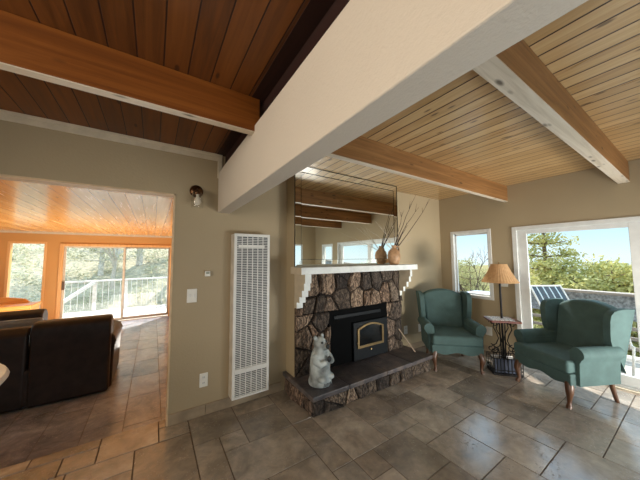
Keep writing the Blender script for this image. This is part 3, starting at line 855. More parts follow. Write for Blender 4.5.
for a, b, c, d in ((ma+w-e/2, mz0+w, ma+w+e/2, mz1-w), (mbx-w-e, mz0+w, mbx-w+e, mz1-w), (ma+w, mz0+w-e/2, mbx-w, mz0+w+e/2), (ma+w, mz1-w-e, mbx-w, mz1-w+e)):
    mb.box(a, yf-.0012, b, c, yf-.0002, d)
mb.box(ma, BY-.008, mz0, mbx, BY-.002, mz1)
mb.build('mirror_edging', M['mirror_edge'], t)

# vases and branches on the mantel
MZ = 1.352
def vase(name, label, mat, c, prof, handle=False):
    t = thing(name, label, 'vase', (c[0], c[1], MZ))
    MB().lathe(prof, (c[0], c[1], MZ), 28).build('vase_body', M[mat], t, smooth=50)
    if handle:
        pts = [(c[0]+.03, c[1]-.01, MZ+.245), (c[0]+.07, c[1]-.02, MZ+.25), (c[0]+.088, c[1]-.02, MZ+.215), (c[0]+.085, c[1]-.02, MZ+.17), (c[0]+.06, c[1]-.01, MZ+.14)]
        MB().tube(pts, .009, 8).build('handle', M[mat], t, smooth=60)
vase('stoneware_jug', 'tan stoneware jug with a small loop handle standing on the mantel shelf', 'jug_tan', (2.735, 2.345), [(.05, 0), (.066, .02), (.085, .08), (.086, .13), (.072, .18), (.045, .21), (.028, .23), (.027, .255), (.033, .262), (.022, .262), (.018, .22)], True)
def px(x, y, Y):
    d = Fv + Rr*((x-320)/F_PX) + Ur*((240-y)/F_PX); k = Y/d.y; return Vector((d.x*k, Y, EYE+d.z*k))
def spray(name, label, base, tips, rng, mat, r0=.006, twigs=3, group=None):
    mb = MB(); b = Vector(base)
    for tp in tips:
        tp = Vector(tp); n = 7; pts = []
        side = Vector((rng.uniform(-.03, .03), rng.uniform(-.03, .03), rng.uniform(0, .03)))
        for i in range(n+1):
            k = i/n; pts.append(b.lerp(tp, k)+side*sin(pi*k)+Vector((rng.uniform(-1, 1), rng.uniform(-1, 1), rng.uniform(-1, 1)))*.006*(0 < i < n))
        mb.tube(pts, [r0*(1-.75*i/n) for i in range(n+1)], 5)
        for q in range(twigs):
            i = rng.randint(2, n-1); p = pts[i]; d = (pts[i+1]-pts[i-1]).normalized()
            d2 = (d+Vector((rng.uniform(-.7, .7), rng.uniform(-.3, .3), rng.uniform(-.1, .5)))).normalized()
            L = rng.uniform(.06, .14); mb.tube([p, p+d2*L*.5+Vector((0, 0, .008)), p+d2*L], [r0*.5, r0*.35, r0*.15], 4)
    o = mb.build(name, M[mat], smooth=60); tag(o, label, 'branches', group); return o
rb = random.Random(3)
spray('dried_branches', 'bare dark branches fanning right from the tan jug', (2.735, 2.345, MZ+.18), [px(416, 195, 2.28), px(430, 199, 2.25), px(419, 207, 2.3), px(402, 212, 2.35), px(408, 225, 2.3)], rb, 'twig', .0065, 2)
spray('dried_twigs', 'thin pale twigs spreading low and wide from the tan jug', (2.735, 2.345, MZ+.18), [px(366, 228, 2.2), px(376, 222, 2.25), px(384, 226, 2.3), px(404, 232, 2.3), px(381, 240, 2.2), px(392, 226, 2.2), px(410, 240, 2.25)], rb, 'twig_pale', .0028, 5)

# ------------------------------------------------------------------ wall heater, sconce, plates
t = thing('wall_heater', 'tall white louvred wall heater left of the fireplace', 'heater', (.845, D, .105))
hx0, hx1, hz0, hz1, hy = .662, 1.03, .108, 1.697, 2.545
MB().box(hx0-.004, hy+.012, hz0+.004, hx1-.004, D, hz1-.004).build('casing', M['heater_side'], t, bevel=.004)
mb = MB(); f = .022
mb.box(hx0, hy, hz0, hx0+f, hy+.014, hz1); mb.box(hx1-f, hy, hz0, hx1, hy+.014, hz1); mb.box(hx0+f, hy, hz1-.03, hx1-f, hy+.014, hz1); mb.box(hx0+f, hy, hz0, hx1-f, hy+.014, hz0+.02)
mb.box(hx0+f, hy-.004, .345, hx1-f, hy+.014, .385); mb.box(hx0+.12, hy-.012, .365, hx0+.2, hy-.004, .38)
mb.build('front_frame', M['white'], t, bevel=.003)
MB().box(hx0+f, hy+.009, hz0+.02, hx1-f, hy+.011, hz1-.03).build('backing', M['heater_dark'], t)
def grille(z0, z1, pitch, nv):
    mb = MB(); z = z0+pitch/2; i = 0
    a, b = hx0+f, hx1-f
    while z < z1-.003:
        mb.box(a, hy+.001, z-.0032, b, hy+.008, z+.0028); z += pitch
    for i in range(nv+1):
        x = a+(b-a)*i/nv; mb.box(x-.0035, hy-.001, z0, x+.0035, hy+.006, z1)
    return mb
grille(.385, hz1-.03, .017, 6).build('upper_grille', M['white'], t)
grille(hz0+.02, .345, .017, 6).build('lower_grille', M['white'], t)
mb = MB(); mb.box(hx0+.04, hy-.002, 1.555, hx1-.06, hy+.002, 1.58); mb.build('top_rail', M['white'], t)
# sconce
t = thing('wall_sconce', 'bronze wall sconce with a clear glass jar shade beside the doorway', 'wall lamp', (.33, D, 2.09))
mb = MB(); mb.lathe([(.005, -.03), (.03, -.028), (.05, -.018), (.06, -.006), (.06, 0)], (0, 0, 0), 24)
mb.xf(Matrix.Translation((.325, D-.001, 2.095)) @ Matrix.Rotation(-pi/2, 4, 'X')); mb.build('backplate', M['bronze'], t, smooth=50)
MB().tube([(.325, D-.02, 2.095), (.325, D-.06, 2.098), (.325, D-.085, 2.085), (.325, D-.09, 2.06)], [.012, .011, .011, .02], 10).build('arm', M['bronze'], t, smooth=50)
MB().lathe([(.03, 0), (.034, .012), (.03, .028), (.012, .034)], (.325, D-.09, 2.045), 20).build('socket_cap', M['bronze'], t, smooth=50)
MB().lathe([(.034, .14), (.046, .125), (.05, .09), (.05, .01), (.047, 0)], (.325, D-.09, 1.92), 24, caps=False).build('glass_shade', M['clear'], t, smooth=50)
MB().lathe([(.004, 0), (.02, .008), (.03, .03), (.026, .055), (.013, .08), (.013, .1)], (.325, D-.09, 1.945), 16).build('bulb', M['bulb'], t, smooth=60)
# plates
def plate_y(name, label, cat, x, z, w, h, kind, y=D, group=None):
    t = thing(name, label, cat, (x, y, z), group=group)
    MB().box(x-w/2, y-.007, z-h/2, x+w/2, y-.0005, z+h/2).build('cover_plate', M['plate'], t, bevel=.003)
    if kind == 'switch':
        for dx in (-.018, .018): MB().box(x+dx-.007, y-.012, z-.014, x+dx+.007, y-.007, z+.014).build('toggle', M['white'], t, bevel=.002)
    elif kind == 'outlet':
        for dz in (-.025, .025):
            s = MB().box(x-.014, y-.009, z+dz-.015, x+.014, y-.007, z+dz+.015).build('socket', M['white'], t, bevel=.002)
            mb = MB(); mb.box(x-.007, y-.0096, z+dz-.004, x-.004, y-.009, z+dz+.007); mb.box(x+.004, y-.0096, z+dz-.004, x+.007, y-.009, z+dz+.007); mb.build('slots', M['slot'], s)
def plate_x(name, label, cat, y, z, w, h, kind, x=XB, group=None):
    t = thing(name, label, cat, (x, y, z), group=group)
    MB().box(x-.007, y-w/2, z-h/2, x-.0005, y+w/2, z+h/2).build('cover_plate', M['plate'], t, bevel=.003)
    if kind == 'switch':
        for dy in (-.018, .018): MB().box(x-.012, y+dy-.007, z-.014, x-.007, y+dy+.007, z+.014).build('toggle', M['white'], t, bevel=.002)
    else:
        for dz in (-.025, .025): MB().box(x-.009, y-.014, z+dz-.015, x-.007, y+.014, z+dz+.015).build('socket', M['white'], t, bevel=.002)
plate_y('light_switch', 'white double light switch right of the doorway', 'switch', .312, 1.105, .084, .125, 'switch')
plate_y('wall_outlet', 'white outlet low on the wall between doorway and heater', 'outlet', .431, .316, .072, .125, 'outlet')
plate_y('wall_outlet', 'white outlet right of the stone facing, nearer the left armchair', 'outlet', 3.69, .3, .085, .125, 'outlet')
plate_y('wall_outlet', 'white outlet tight against the right edge of the stone facing', 'outlet', 3.33, .32, .085, .125, 'outlet')
plate_x('light_switch', 'small white switch plate under the lampshade', 'switch', 1.7, 1.045, .12, .075, 'switch')
plate_x('wall_outlet', 'white outlet low on the wall behind the iron lamp table', 'outlet', 1.93, .31, .09, .13, 'outlet')
t = thing('thermostat', 'small white thermostat left of the wall heater', 'thermostat', (.44, D, 1.305))
MB().box(.417, D-.028, 1.28, .463, D-.0005, 1.33).build('thermostat_body', M['plate'], t, bevel=.004)
MB().box(.425, D-.029, 1.302, .455, D-.0278, 1.322).build('display', plain('lcd_grey', (150, 156, 140), .3), t)

# ------------------------------------------------------------------ wingback chairs
def make_chair(name, label, group):
    t = thing(name, label, 'armchair', (0, 0, 0), 0, group)
    T = M['teal']; L = dict(parent=t, local=True)
    # legs: front cabriole, rear raked
    for s in (-1, 1):
        x = .265*s
        pts = [(x, .03, .24), (x+.012*s, .018, .2), (x+.02*s, .005, .15), (x+.008*s, .012, .09), (x+.002*s, .016, .045), (x+.01*s, .0, .018), (x+.012*s, -.006, .0)]
        MB().tube(pts, [.034, .036, .031, .021, .016, .024, .022], 10).build('leg', M['cherry'], smooth=60, **L)
        MB().tube([(.235*s, .53, .24), (.238*s, .55, .14), (.245*s, .585, 0)], [.024, .021, .017], 8).build('leg', M['cherry'], smooth=60, **L)
    # seat rail with shaped apron
    ap = []
    for i in range(17):
        u = -1+2*i/16; x = .305*u
        z = .205 + .03*(cos(pi*u*2)*.5+.5)*(1 if abs(u) < .98 else 0) - (.012 if abs(u) > .8 else 0)
        ap.append((x, z))
    mb = MB(); mb.prism(ap+[(.305, .325), (-.305, .325)], 'y', 0, .06); mb.build('seat_rail', T, bevel=.01, seg=3, **L)
    MB().box(-.30, .05, .215, .30, .565, .325).build('seat_base', T, bevel=.015, seg=3, **L)
    # T cushion
    mb = MB(); mb.prism([(-.30, -.02), (.30, -.02), (.30, .10), (.245, .12), (.245, .52), (-.245, .52), (-.245, .12), (-.30, .10)], 'z', .325, .445)
    mb.build('seat_cushion', T, bevel=.035, seg=4, **L)
    # back: crowned panel leaning back
    prof = [(-.25, .36), (.25, .36), (.262, .6), (.275, .80), (.275, .88)]
    for i in range(1, 12):
        u = 1-2*i/12; prof.append((.275*u, .88+.085*(1-u*u)**.8))
    prof += [(-.275, .88), (-.275, .80), (-.262, .6)]
    mb = MB(); mb.prism(prof, 'y', 0, .13)
    mb.v = [(x, .47+y+(z-.36)*.24, z) for x, y, z in mb.v]
    mb.build('backrest', T, bevel=.035, seg=4, **L)
    mb = MB(); mb.prism([(-.25, .215), (.25, .215), (.29, .9), (-.29, .9)], 'y', 0, .03)
    mb.v = [(x, (.545+y+max(0, z-.215)*.2), z) for x, y, z in mb.v]
    mb.build('back_panel', T, bevel=.01, seg=3, **L)
    for s in (-1, 1):
        # arm with rolled top
        poly = [(.25, .215), (.25, .50)]
        for i in range(13):
            a = radians(190-i*20); poly.append((.315+.062*cos(a), .515+.062*sin(a)))
        poly += [(.335, .43), (.325, .215)]
        poly = [(x*s, z) for x, z in poly]
        mb = MB(); mb.prism(poly, 'y', .075, .53); mb.build('arm', T, bevel=.012, seg=3, **L)
        # wing
        w = [(.62, .30), (.50, .50), (.455, .555), (.435, .63), (.43, .72), (.43, .82), (.445, .875), (.48, .91), (.54, .925), (.62, .93), (.72, .925), (.645, .6), (.60, .35)]
        mb = MB(); mb.prism(w, 'x', .272, .335)
        mb.v = [((x+max(0, z-.55)*.06-(.02 if z < .5 else 0))*s, y, z) for x, y, z in mb.v]
        mb.build('wing', T, bevel=.026, seg=4, **L)
    return t
GCH = 'teal wingback armchairs'
ch = make_chair('wingback_chair', 'teal wingback armchair beside the hearth, under the tall window', GCH)
ch.location = (3.262, 1.815, 0); ch.rotation_euler = (0, 0, math.atan2(-.688, .726)); ORG[ch.name] = (0, 0, 0)
dup(ch, (3.495, 1.068, 0), math.atan2(-.896, -.444), 'teal wingback armchair at far right in front of the patio door', GCH)

# ------------------------------------------------------------------ lamp table
LX, LY = 3.75, 1.5
LR = math.atan2(-.75, .66)
t = thing('lamp_table', 'black iron scrollwork table with a built-in lamp between the armchairs', 'lamp', (LX, LY, 0), LR)
K = dict(parent=t, local=True)
mb = MB(); mb.prism([(-.16, -.14), (.16, -.14), (.17, -.12), (.17, .12), (.16, .14), (-.16, .14), (-.17, .12), (-.17, -.12)], 'z', .635, .66)
mb.build('tabletop', M['table_wood'], bevel=.006, **K)
MB().tube([(0, 0, .02), (0, 0, 1.15)], .012, 10).build('pole', M['iron'], smooth=60, **K)
mb = MB(); mb.tube([(0, 0, 1.15), (0, 0, 1.2)], .02, 10); mb.tube([(0, 0, 1.2), (0, 0, 1.36)], .004, 6); mb.ball((0, 0, 1.225), (.03, .03, .04))
mb.tube([(-.085, 0, 1.35), (.085, 0, 1.35)], .003, 6); mb.tube([(0, -.085, 1.35), (0, .085, 1.35)], .003, 6)
mb.ball((0, 0, 1.375), (.01, .01, .016)); mb.build('lamp_socket', M['brass'], smooth=60, **K)
n = 72; mb = MB()
for r, z in ((.2, 1.128), (.135, 1.24), (.088, 1.352)):
    for j in range(n):
        rr = r*(1+(.012 if j % 2 else -.012)); a = 2*pi*j/n; mb.v.append((rr*cos(a), rr*sin(a), z))
for q in (0, n):
    for j in range(n): mb.face((q+j, q+(j+1) % n, q+n+(j+1) % n, q+n+j))
sh = mb.build('lamp_shade', M['shade'], fix=False, **K); sh['label'] = 'tan pleated cone shade'
for r_, z_ in ((.202, 1.128), (.09, 1.352)):
    MB().tube([(r_*cos(2*pi*j/36), r_*sin(2*pi*j/36), z_) for j in range(37)], .004, 6, False).build('shade_trim', M['shade'], sh, local=True)
# base and basket
mb = MB(); mb.box(-.16, -.12, .0, .16, .12, .022); mb.build('base', M['iron'], bevel=.004, **K)
def scroll(cx, cz, r, a0, turns, sgn, n=18):
    return [(cx+sgn*(r*(1-.75*i/n))*cos(a0+turns*2*pi*i/n), 0, cz+(r*(1-.75*i/n))*sin(a0+turns*2*pi*i/n)) for i in range(n+1)]
mb = MB()
for s in (-1, 1):
    for yy in (-.05, .05):
        pts = [(s*.02, yy, .63), (s*.07, yy, .6), (s*.085, yy, .54), (s*.05, yy, .47), (s*.03, yy, .4), (s*.06, yy, .33), (s*.11, yy, .3)]
        mb.tube(pts, .006, 6)
        mb.tube([(p[0], yy, p[2]) for p in scroll(s*.12, .275, .05, pi/2, 1.1, s)], .006, 6)
        mb.tube([(p[0], yy, p[2]) for p in scroll(s*.10, .6, .035, 0, 1.1, s)], .005, 6)
        mb.tube([(s*.04, yy, .28), (s*.025, yy, .2), (s*.05, yy, .03)], .006, 6)
mb.tube([(-.03, 0, .63), (-.02, 0, .02)], .008, 6); mb.tube([(.03, 0, .63), (.02, 0, .02)], .008, 6)
mb.build('scrollwork', M['iron'], smooth=60, **K)
mb = MB()
for yy in (-.115, .115):
    for z in (.06, .2): mb.tube([(-.155, yy, z), (.155, yy, z)], .005, 6)
    for i in range(9): mb.tube([(-.155+.31*i/8, yy, .02), (-.155+.31*i/8, yy, .2)], .0045, 6)
for s in (-1, 1):
    for z in (.06, .2): mb.tube([(.155*s, -.115, z), (.155*s, .115, z)], .005, 6)
    for yy in (-.06, 0, .06): mb.tube([(.155*s, yy, .02), (.155*s, yy, .2)], .0045, 6)
    mb.tube([(s*.155, -.115, .2), (s*.15, -.115, .28), (s*.11, -.115, .31)], .005, 6)
mb.build('magazine_rack', M['iron'], smooth=60, **K)
def placed(mb, name, mat, label, cat, **kw):
    mb.xf(Matrix.Translation((LX, LY, 0)) @ Matrix.Rotation(LR, 4, 'Z')); return tag(mb.build(name, M[mat], **kw), label, cat)
placed(MB().box(-.145, -.11, .66, .11, .1, .667), 'newspaper', 'paper', 'printed paper lying flat on the red wooden lamp table top', 'paper')
placed(MB().box(-.13, -.09, .024, .13, -.06, .19), 'magazine', 'book', 'slate-blue magazine standing in the front of the iron rack', 'magazine', bevel=.003)
placed(MB().box(-.12, .05, .024, .12, .075, .18), 'magazine', 'paper', 'pale printed magazine standing in the back of the iron rack', 'magazine', bevel=.003)

# ------------------------------------------------------------------ carved bear on the hearth
t = thing('bear_statue', 'whitewashed carved standing bear statue on the left of the hearth', 'statue', (1.43, 2.2, HT), radians(14))
t.scale = (.93, .93, .95)
K = dict(parent=t, local=True)
mb = MB()
mb.lathe([(.10, 0), (.122, .01), (.125, .04), (.118, .06), (.112, .07)], (0, 0, 0), 24)
mb.lathe([(.108, .05), (.112, .12), (.108, .2), (.1, .27), (.085, .33), (.06, .37)], (0, 0, 0), 24)
mb.ball((0, -.005, .41), (.07, .075, .075), 16, 12)           # head
mb.ball((0, -.07, .395), (.036, .05, .034), 12, 8)            # muzzle
for s in (-1, 1):
    mb.ball((.055*s, .015, .475), (.024, .016, .028), 10, 8)  # ears
    mb.tube([(.085*s, .0, .31), (.105*s, -.04, .26), (.085*s, -.09, .235), (.035*s, -.125, .26)], [.04, .04, .034, .028], 10)  # arms folded to the chest
    mb.ball((.06*s, -.085, .09), (.045, .055, .035), 10, 8)   # feet
o = mb.build('carved_body', M['bear'], smooth=180, **K)
r = o.modifiers.new('remesh', 'REMESH'); r.mode = 'VOXEL'; r.voxel_size = .007; r.use_smooth_shade = True
s_ = o.modifiers.new('smooth', 'SMOOTH'); s_.iterations = 3; s_.factor = .5
MB().ball((0, -.116, .405), (.027, .016, .023), 10, 8).build('nose', M['bear_dark'], smooth=60, **K)
for s in (-1, 1): MB().ball((.031*s, -.064, .437), (.014, .011, .014), 8, 6).build('eye', M['bear_dark'], smooth=60, **K)
MB().ball((0, -.135, .285), (.026, .02, .03), 10, 8).build('held_pebble', M['bear_dark'], smooth=60, **K)
mb = MB()
for a, z0, z1 in ((-.5, .015, .05), (-.36, .02, .045), (-.22, .012, .05), (-.08, .02, .048), (.1, .015, .05), (.22, .02, .05)):
    b = a-pi/2; x, y = .1215*cos(b), .1215*sin(b); tx, ty = -sin(b), cos(b); q = .006
    mb.bar((x*1.005, y*1.005, z0), (x*1.005+tx*.008, y*1.005+ty*.008, z1), .012, .004)
mb.build('base_marks', M['bear_dark'], **K)
# thin stick leaning on the stones
tag(MB().tube([(2.93, 2.2, HT+.004), (2.9, 2.3, .33), (2.86, 2.405, .47)], [.008, .008, .006], 6).build('wooden_stick', M['stick'], smooth=60), 'thin pale stick leaning against the stones right of the stove', 'stick')

# ------------------------------------------------------------------ outdoors
def terrain(x, y):
    z = -.9
    # hillside rising beyond the far room
    if y > 9.5: z += (y-9.5)*.36*min(1, max(0, (14-x)/8)) + .25*sin(x*.9+y*.5)
    # falling away on the patio side
    if x > 6.2: z -= min(6, (x-6.2)*.35)*min(1, max(0, (22-y)/14)) + (.15*sin(y*.8))
    if y < -3: z -= min(4, (-3-y)*.2)
    return z
mb = MB(); nx, ny = 70, 70; xs = [-40+i*1.6 for i in range(nx)]; ys = [-30+j*1.3 for j in range(ny)]
for j in range(ny):
    for i in range(nx): mb.v.append((xs[i], ys[j], terrain(xs[i], ys[j])))
for j in range(ny-1):
    for i in range(nx-1):
        x, y = xs[i], ys[j]
        if -5.5 < x < 4.6 and -3.6 < y < 8.4: continue
        k = j*nx+i; mb.face((k, k+1, k+nx+1, k+nx))
struct(mb, 'ground', M['ground'], 'dry grassy hillside around the house', smooth=180, fix=False)
mb = MB(); n = 60
for k, (R_, h) in enumerate(((120, -26), (150, -9))):
    for i in range(n+1):
        a = radians(-60+150*i/n); hh = h+(5*sin(a*7)+3*sin(a*17+1)+4*sin(a*3+.5) if k else 0)
        mb.v.append((R_*cos(a), R_*sin(a), hh))
for i in range(n): mb.face((i, i+1, n+2+i, n+1+i))
struct(mb, 'hills', M['hills'], 'hazy blue hills on the horizon', smooth=180)
# patio deck
struct(MB().box(XB+.14, -4.5, -.12, 6.0, 4.2, -.03), 'deck', M['deck'], 'weathered board deck outside the patio door')
t = thing('deck_railing', 'grey weathered deck railing with a solid screen, outside the patio door', 'railing', (5.88, 0, -.03))
MB().box(5.8, -4.5, .86, 5.98, 2.4, .9).build('top_rail', M['rail'], t, bevel=.004)
MB().box(5.875, -4.5, .5, 5.89, 2.4, .86).build('screen_panel', M['panel'], t)
for y in (-4.4, -2.9, -1.4, .1, 1.6, 2.35): MB().box(5.89, y-.045, -.03, 5.97, y+.045, .86).build('post', M['rail'], t)
mb = MB()
for z in (.08, .22, .36): mb.box(5.87, -4.5, z, 5.89, 2.4, z+.05)
mb.build('lower_rail', M['rail'], t)
# patio chair with striped sling
t = thing('patio_chair', 'striped sling patio chair on the deck behind the glass door', 'chair', (5.1, 1.45, -.03))
PCM = Matrix.Translation((5.28, 1.47, 0)) @ Matrix.Rotation(radians(-33), 4, 'Z') @ Matrix.Translation((-5.1, -1.86, 0))
pa, pb = 4.86, 5.34
mb = MB()
for x in (pa, pb):
    mb.tube([(x, 1.86, .98), (x, 1.72, .75), (x, 1.55, .42), (x, 1.45, .34), (x, 1.0, .36), (x, .95, .33), (x, .98, -.03)], .013, 8)
    mb.tube([(x, 1.68, .66), (x, 1.3, .62), (x, 1.02, .58), (x, .97, .3)], .013, 8); mb.tube([(x, 1.5, .35), (x, 1.62, -.03)], .013, 8)
mb.tube([(pa, 1.86, .98), (pb, 1.86, .98)], .013, 8); mb.tube([(pa, 1.62, .1), (pb, 1.62, .1)], .01, 8)
mb.xf(PCM); mb.build('frame', M['white_rail'], t, smooth=60)
def band(u0, u1, dz=0):
    mb = MB(); path = [(1.86, .98), (1.78, .86), (1.7, .72), (1.62, .56), (1.54, .42), (1.45, .355), (1.3, .34), (1.0, .365)]
    for (y, z), (y2, z2) in zip(path, path[1:]):
        mb.quad((u0, y, z+dz), (u1, y, z+dz), (u1, y2, z2+dz), (u0, y2, z2+dz))
    return mb
mbn, mbw = MB(), MB()
N = 9; wd = (pb-pa-.03)/N; sh_ = wd*.3
for i in range(N):
    b = band(pa+.015+i*wd-(sh_ if i % 2 == 0 and i else -sh_ if i % 2 else 0), pa+.015+(i+1)*wd+(sh_ if i % 2 == 0 and i < 8 else -sh_ if i % 2 else 0))
    tgt = mbn if i % 2 == 0 else mbw; k = len(tgt.v); tgt.v += b.v
    for f_ in b.f: tgt.face([k+q for q in f_])
mbn.xf(PCM); mbw.xf(PCM)
s1 = mbn.build('sling', M['strap'], t, fix=False); mbw.build('sling_stripes', M['strap_white'], s1, fix=False)
t = thing('storage_box', 'blue-grey storage box on the deck outside the tall window', 'box', (5.45, 2.6, -.03))
MB().box(5.2, 2.25, -.03, 5.7, 2.72, .7).build('box_body', M['crate'], t, bevel=.01); MB().box(5.17, 2.22, .7, 5.73, 2.75, .75).build('lid', M['crate'], t, bevel=.01)
# far deck with white railing
struct(MB().box(-3.6, FY+.14, FZ-.14, 2.2, 11.0, FZ-.04), 'deck.001', M['deck'], 'sunlit deck outside the sliding door of the sunken room')
t = thing('white_railing', 'white deck railing outside the sunken room sliding door', 'railing', (-.7, 10.9, FZ))
mb = MB(); mb.bar((-2.3, 10.9, .74), (1.6, 10.9, .78), .1, .05); mb.build('top_rail', M['white_rail'], t)
for x in (-2.3, -1.55, -.75, .5, 1.6): MB().box(x-.045, 10.85, FZ-.04, x+.045, 10.95, .72).build('post', M['white_rail'], t)
mb = MB()
for i in range(26): mb.box(-2.25+i*.15-.007, 10.89, FZ+.05, -2.25+i*.15+.007, 10.91, .74)
mb.build('balusters', M['white_rail'], t)
mb = MB(); mb.bar((-1.55, 10.85, .72), (-2.5, 9.6, -.1), .06, .09); mb.build('stair_rail', M['white_rail'], t)
t = thing('garden_steps', 'pale timber steps on the slope right of the white railing', 'steps', (1.0, 12.2, -.6))
for k in range(4): MB().box(.2+.15*k, 12.0+.4*k, -.9, 2.6, 12.4+.4*k, -.28+.15*k).build('step', M['white_rail'], t)
# trees
def needles(mb, c, r, n, rng, size=.16, flat=.6):
    for _ in range(n):
        while True:
            p = Vector((rng.uniform(-1, 1), rng.uniform(-1, 1), rng.uniform(-1, 1)))
            if p.length < 1: break
        q = Vector(c)+Vector((p.x*r, p.y*r, p.z*r*flat))
        d = Vector((rng.uniform(-1, 1), rng.uniform(-1, 1), rng.uniform(-.4, 1))).normalized(); s = size*rng.uniform(.6, 1.3)
        w = d.cross(Vector((rng.uniform(-1, 1), rng.uniform(-1, 1), rng.uniform(-1, 1)))).normalized()*s*.2
        mb.quad(q-w*.4, q+d*s*.5-w, q+d*s, q+d*s*.5+w)
def pine(name, label, x, y, h, rng, wid=1.6, mat='pine', z0=None, start=.25, group='trees beyond the deck', lev=12, dens=130, trunk='trunk', size=.11, clump=.42):
    z0 = terrain(x, y)-.1 if z0 is None else z0
    t = thing(name, label, 'tree', (x, y, z0), group=group)
    mb = MB(); lean = rng.uniform(-.03, .03)*h
    top = Vector((x+lean, y+lean, z0+h))
    P = lambda k: Vector((x, y, z0)).lerp(top, k)
    mb.tube([P(i/6) for i in range(7)], [.13*(1-.85*i/6)*h/6 for i in range(7)], 8)
    fo = MB()
    for l in range(lev):
        k = start+(1-start)*l/lev; L = wid*(1-((k-start)/(1-start))**1.3*.85)
        m = rng.randint(3, 5); a0 = rng.uniform(0, 6.28)
        for b in range(m):
            a = a0+2*pi*b/m+rng.uniform(-.4, .4); LL = L*rng.uniform(.55, 1.1)
            p0 = P(k); p1 = p0+Vector((cos(a)*LL*.6, sin(a)*LL*.6, LL*.05)); p2 = p0+Vector((cos(a)*LL, sin(a)*LL, LL*rng.uniform(.1, .3)))
            mb.tube([p0, p1, p2], [.03*h/6, .02*h/6, .008], 5)
            for kk in (.45, .72, 1.0):
                needles(fo, p0.lerp(p2, kk), clump*(1.15-.4*kk)*wid/1.6, dens//3, rng, size)
    needles(fo, top, .3, 20, rng, size)
    mb.build('trunk', M[trunk], t, smooth=60); fo.build('foliage', M[mat], t, fix=False)
rg = random.Random(21)
pine('pine_tree', 'round yellow-green pine just right of the tall pine trunk', 9.0, 2.3, 3.5, rg, 1.5, start=.15)
pine('pine_tree', 'low pine behind the rail between the middle and right pines', 9.2, 1.25, 3.4, rg, 1.5, start=.15)
pine('pine_tree', 'low pine at the far right end of the visible deck rail', 9.0, .1, 2.9, rg, 1.3, start=.2)
pine('pine_tree', 'tall yellow-green pine at the left of the patio door view', 9.5, 2.58, 5.6, rg, 1.35, start=.2)
pine('pine_tree', 'pine with a thin bare top near the middle of the patio door view', 10.5, 1.6, 4.0, rg, 1.1)
pine('pine_tree', 'bushy low pine behind the middle of the deck railing', 8.6, 1.8, 3.0, rg, 1.5, start=.15)
pine('pine_tree', 'leafy pine at the right of the patio door view', 9.6, .75, 3.5, rg, 1.3)
pine('pine_tree', 'low spreading pine behind the patio chair', 8.2, 2.75, 2.7, rg, 1.4, start=.3)
pine('pine_tree', 'small far pine low behind the railing at right', 12.5, .2, 4.6, rg, 1.6, mat='pine_far', z0=-4)
pine('pine_tree', 'pale bushy pine behind the leafless tree in the tall window', 15, 7.4, 4.9, rg, 2.2, mat='pine_far', z0=-3.6, start=.1)
pine('pine_tree', 'second pale pine at the right of the tall window view', 16, 8.6, 4.6, rg, 2.2, mat='pine_far', z0=-3.4, start=.1)
pine('pine_tree', 'far pine seen only in the mirror windows', 11, -3.5, 5.0, rg, 2.0, mat='pine_far', z0=-3.6)
def bare(name, label, x, y, h, rng, z0=None, mat='twig', group=None, th=.05, depth=4):
    z0 = terrain(x, y)-.1 if z0 is None else z0
    mb = MB()
    def grow(p, d, L, r, dep):
        q = p+d*L; m = p.lerp(q, .5)+Vector((rng.uniform(-1, 1), rng.uniform(-1, 1), rng.uniform(-1, 1)))*L*.06
        mb.tube([p, m, q], [r, r*.85, r*.68], 5 if dep > 2 else 4, False)
        if dep == 0: return
        for i in range(3 if dep > 1 else 2):
            nd = (d+Vector((rng.uniform(-.8, .8), rng.uniform(-.8, .8), rng.uniform(-.25, .6)))).normalized()
            grow(p.lerp(q, rng.uniform(.55, 1)), nd, L*rng.uniform(.55, .8), r*.62, dep-1)
    grow(Vector((x, y, z0)), Vector((.05, .03, 1)), h*.34, th, depth+1)
    o = mb.build(name, M[mat], smooth=60); return tag(o, label, 'tree', group)
bare('bare_tree', 'leafless tree with spreading branches filling the tall window', 6.7, 3.3, 4.0, rg, depth=5, th=.035)
# scrub and trees on the hill beyond the far room
GH = 'trees on the hillside beyond the sunken room'
pine('hillside_tree', 'pale green tree left of centre in the sliding door view', -1.9, 14.5, 5.0, rg, 1.5, mat='scrub', start=.15, group=GH, trunk='pale_trunk')
pine('hillside_tree', 'pale trunked tree behind the meeting edge of the sliding door', -.55, 15, 6.5, rg, 1.2, mat='scrub', start=.35, group=GH, trunk='pale_trunk')
pine('hillside_tree', 'yellowish tree in the right pane of the sliding door', .75, 15.5, 5.6, rg, 1.4, mat='scrub', start=.2, group=GH, trunk='pale_trunk')
bare('hillside_bare_tree', 'leafless grey tree in the right pane of the sliding door', 1.1, 13.4, 4.2, rg, mat='twig_pale', th=.09, depth=4)
bare('hillside_bare_tree', 'leafless grey tree behind the white railing in the left door pane', -1.35, 13.2, 4.2, rg, mat='twig_pale', th=.08, depth=4)
fo = MB()
for _ in range(420):
    x, y = rg.uniform(-9, 6), rg.uniform(12, 27); needles(fo, (x, y, terrain(x, y)+.15), rg.uniform(.2, .6), 40, rg, .13, .7)
tag(fo.build('hillside_scrub', M['scrub'], fix=False), 'dry pale scrub covering the hillside beyond the sunken room', 'scrub', kind='stuff')
fo = MB()
for _ in range(640):
    x = rg.uniform(7, 22) if _ % 2 else rg.uniform(12, 40); y = rg.uniform(-6, 16) if _ % 2 else x*.49+rg.uniform(-.13, .13)*x; needles(fo, (x, y, terrain(x, y)+.25), rg.uniform(.4, 1.0), 44, rg, .15, .8)
tag(fo.build('hillside_brush', M['pine_far'], fix=False), 'green-yellow brush on the slope below the deck railing', 'brush', kind='stuff')

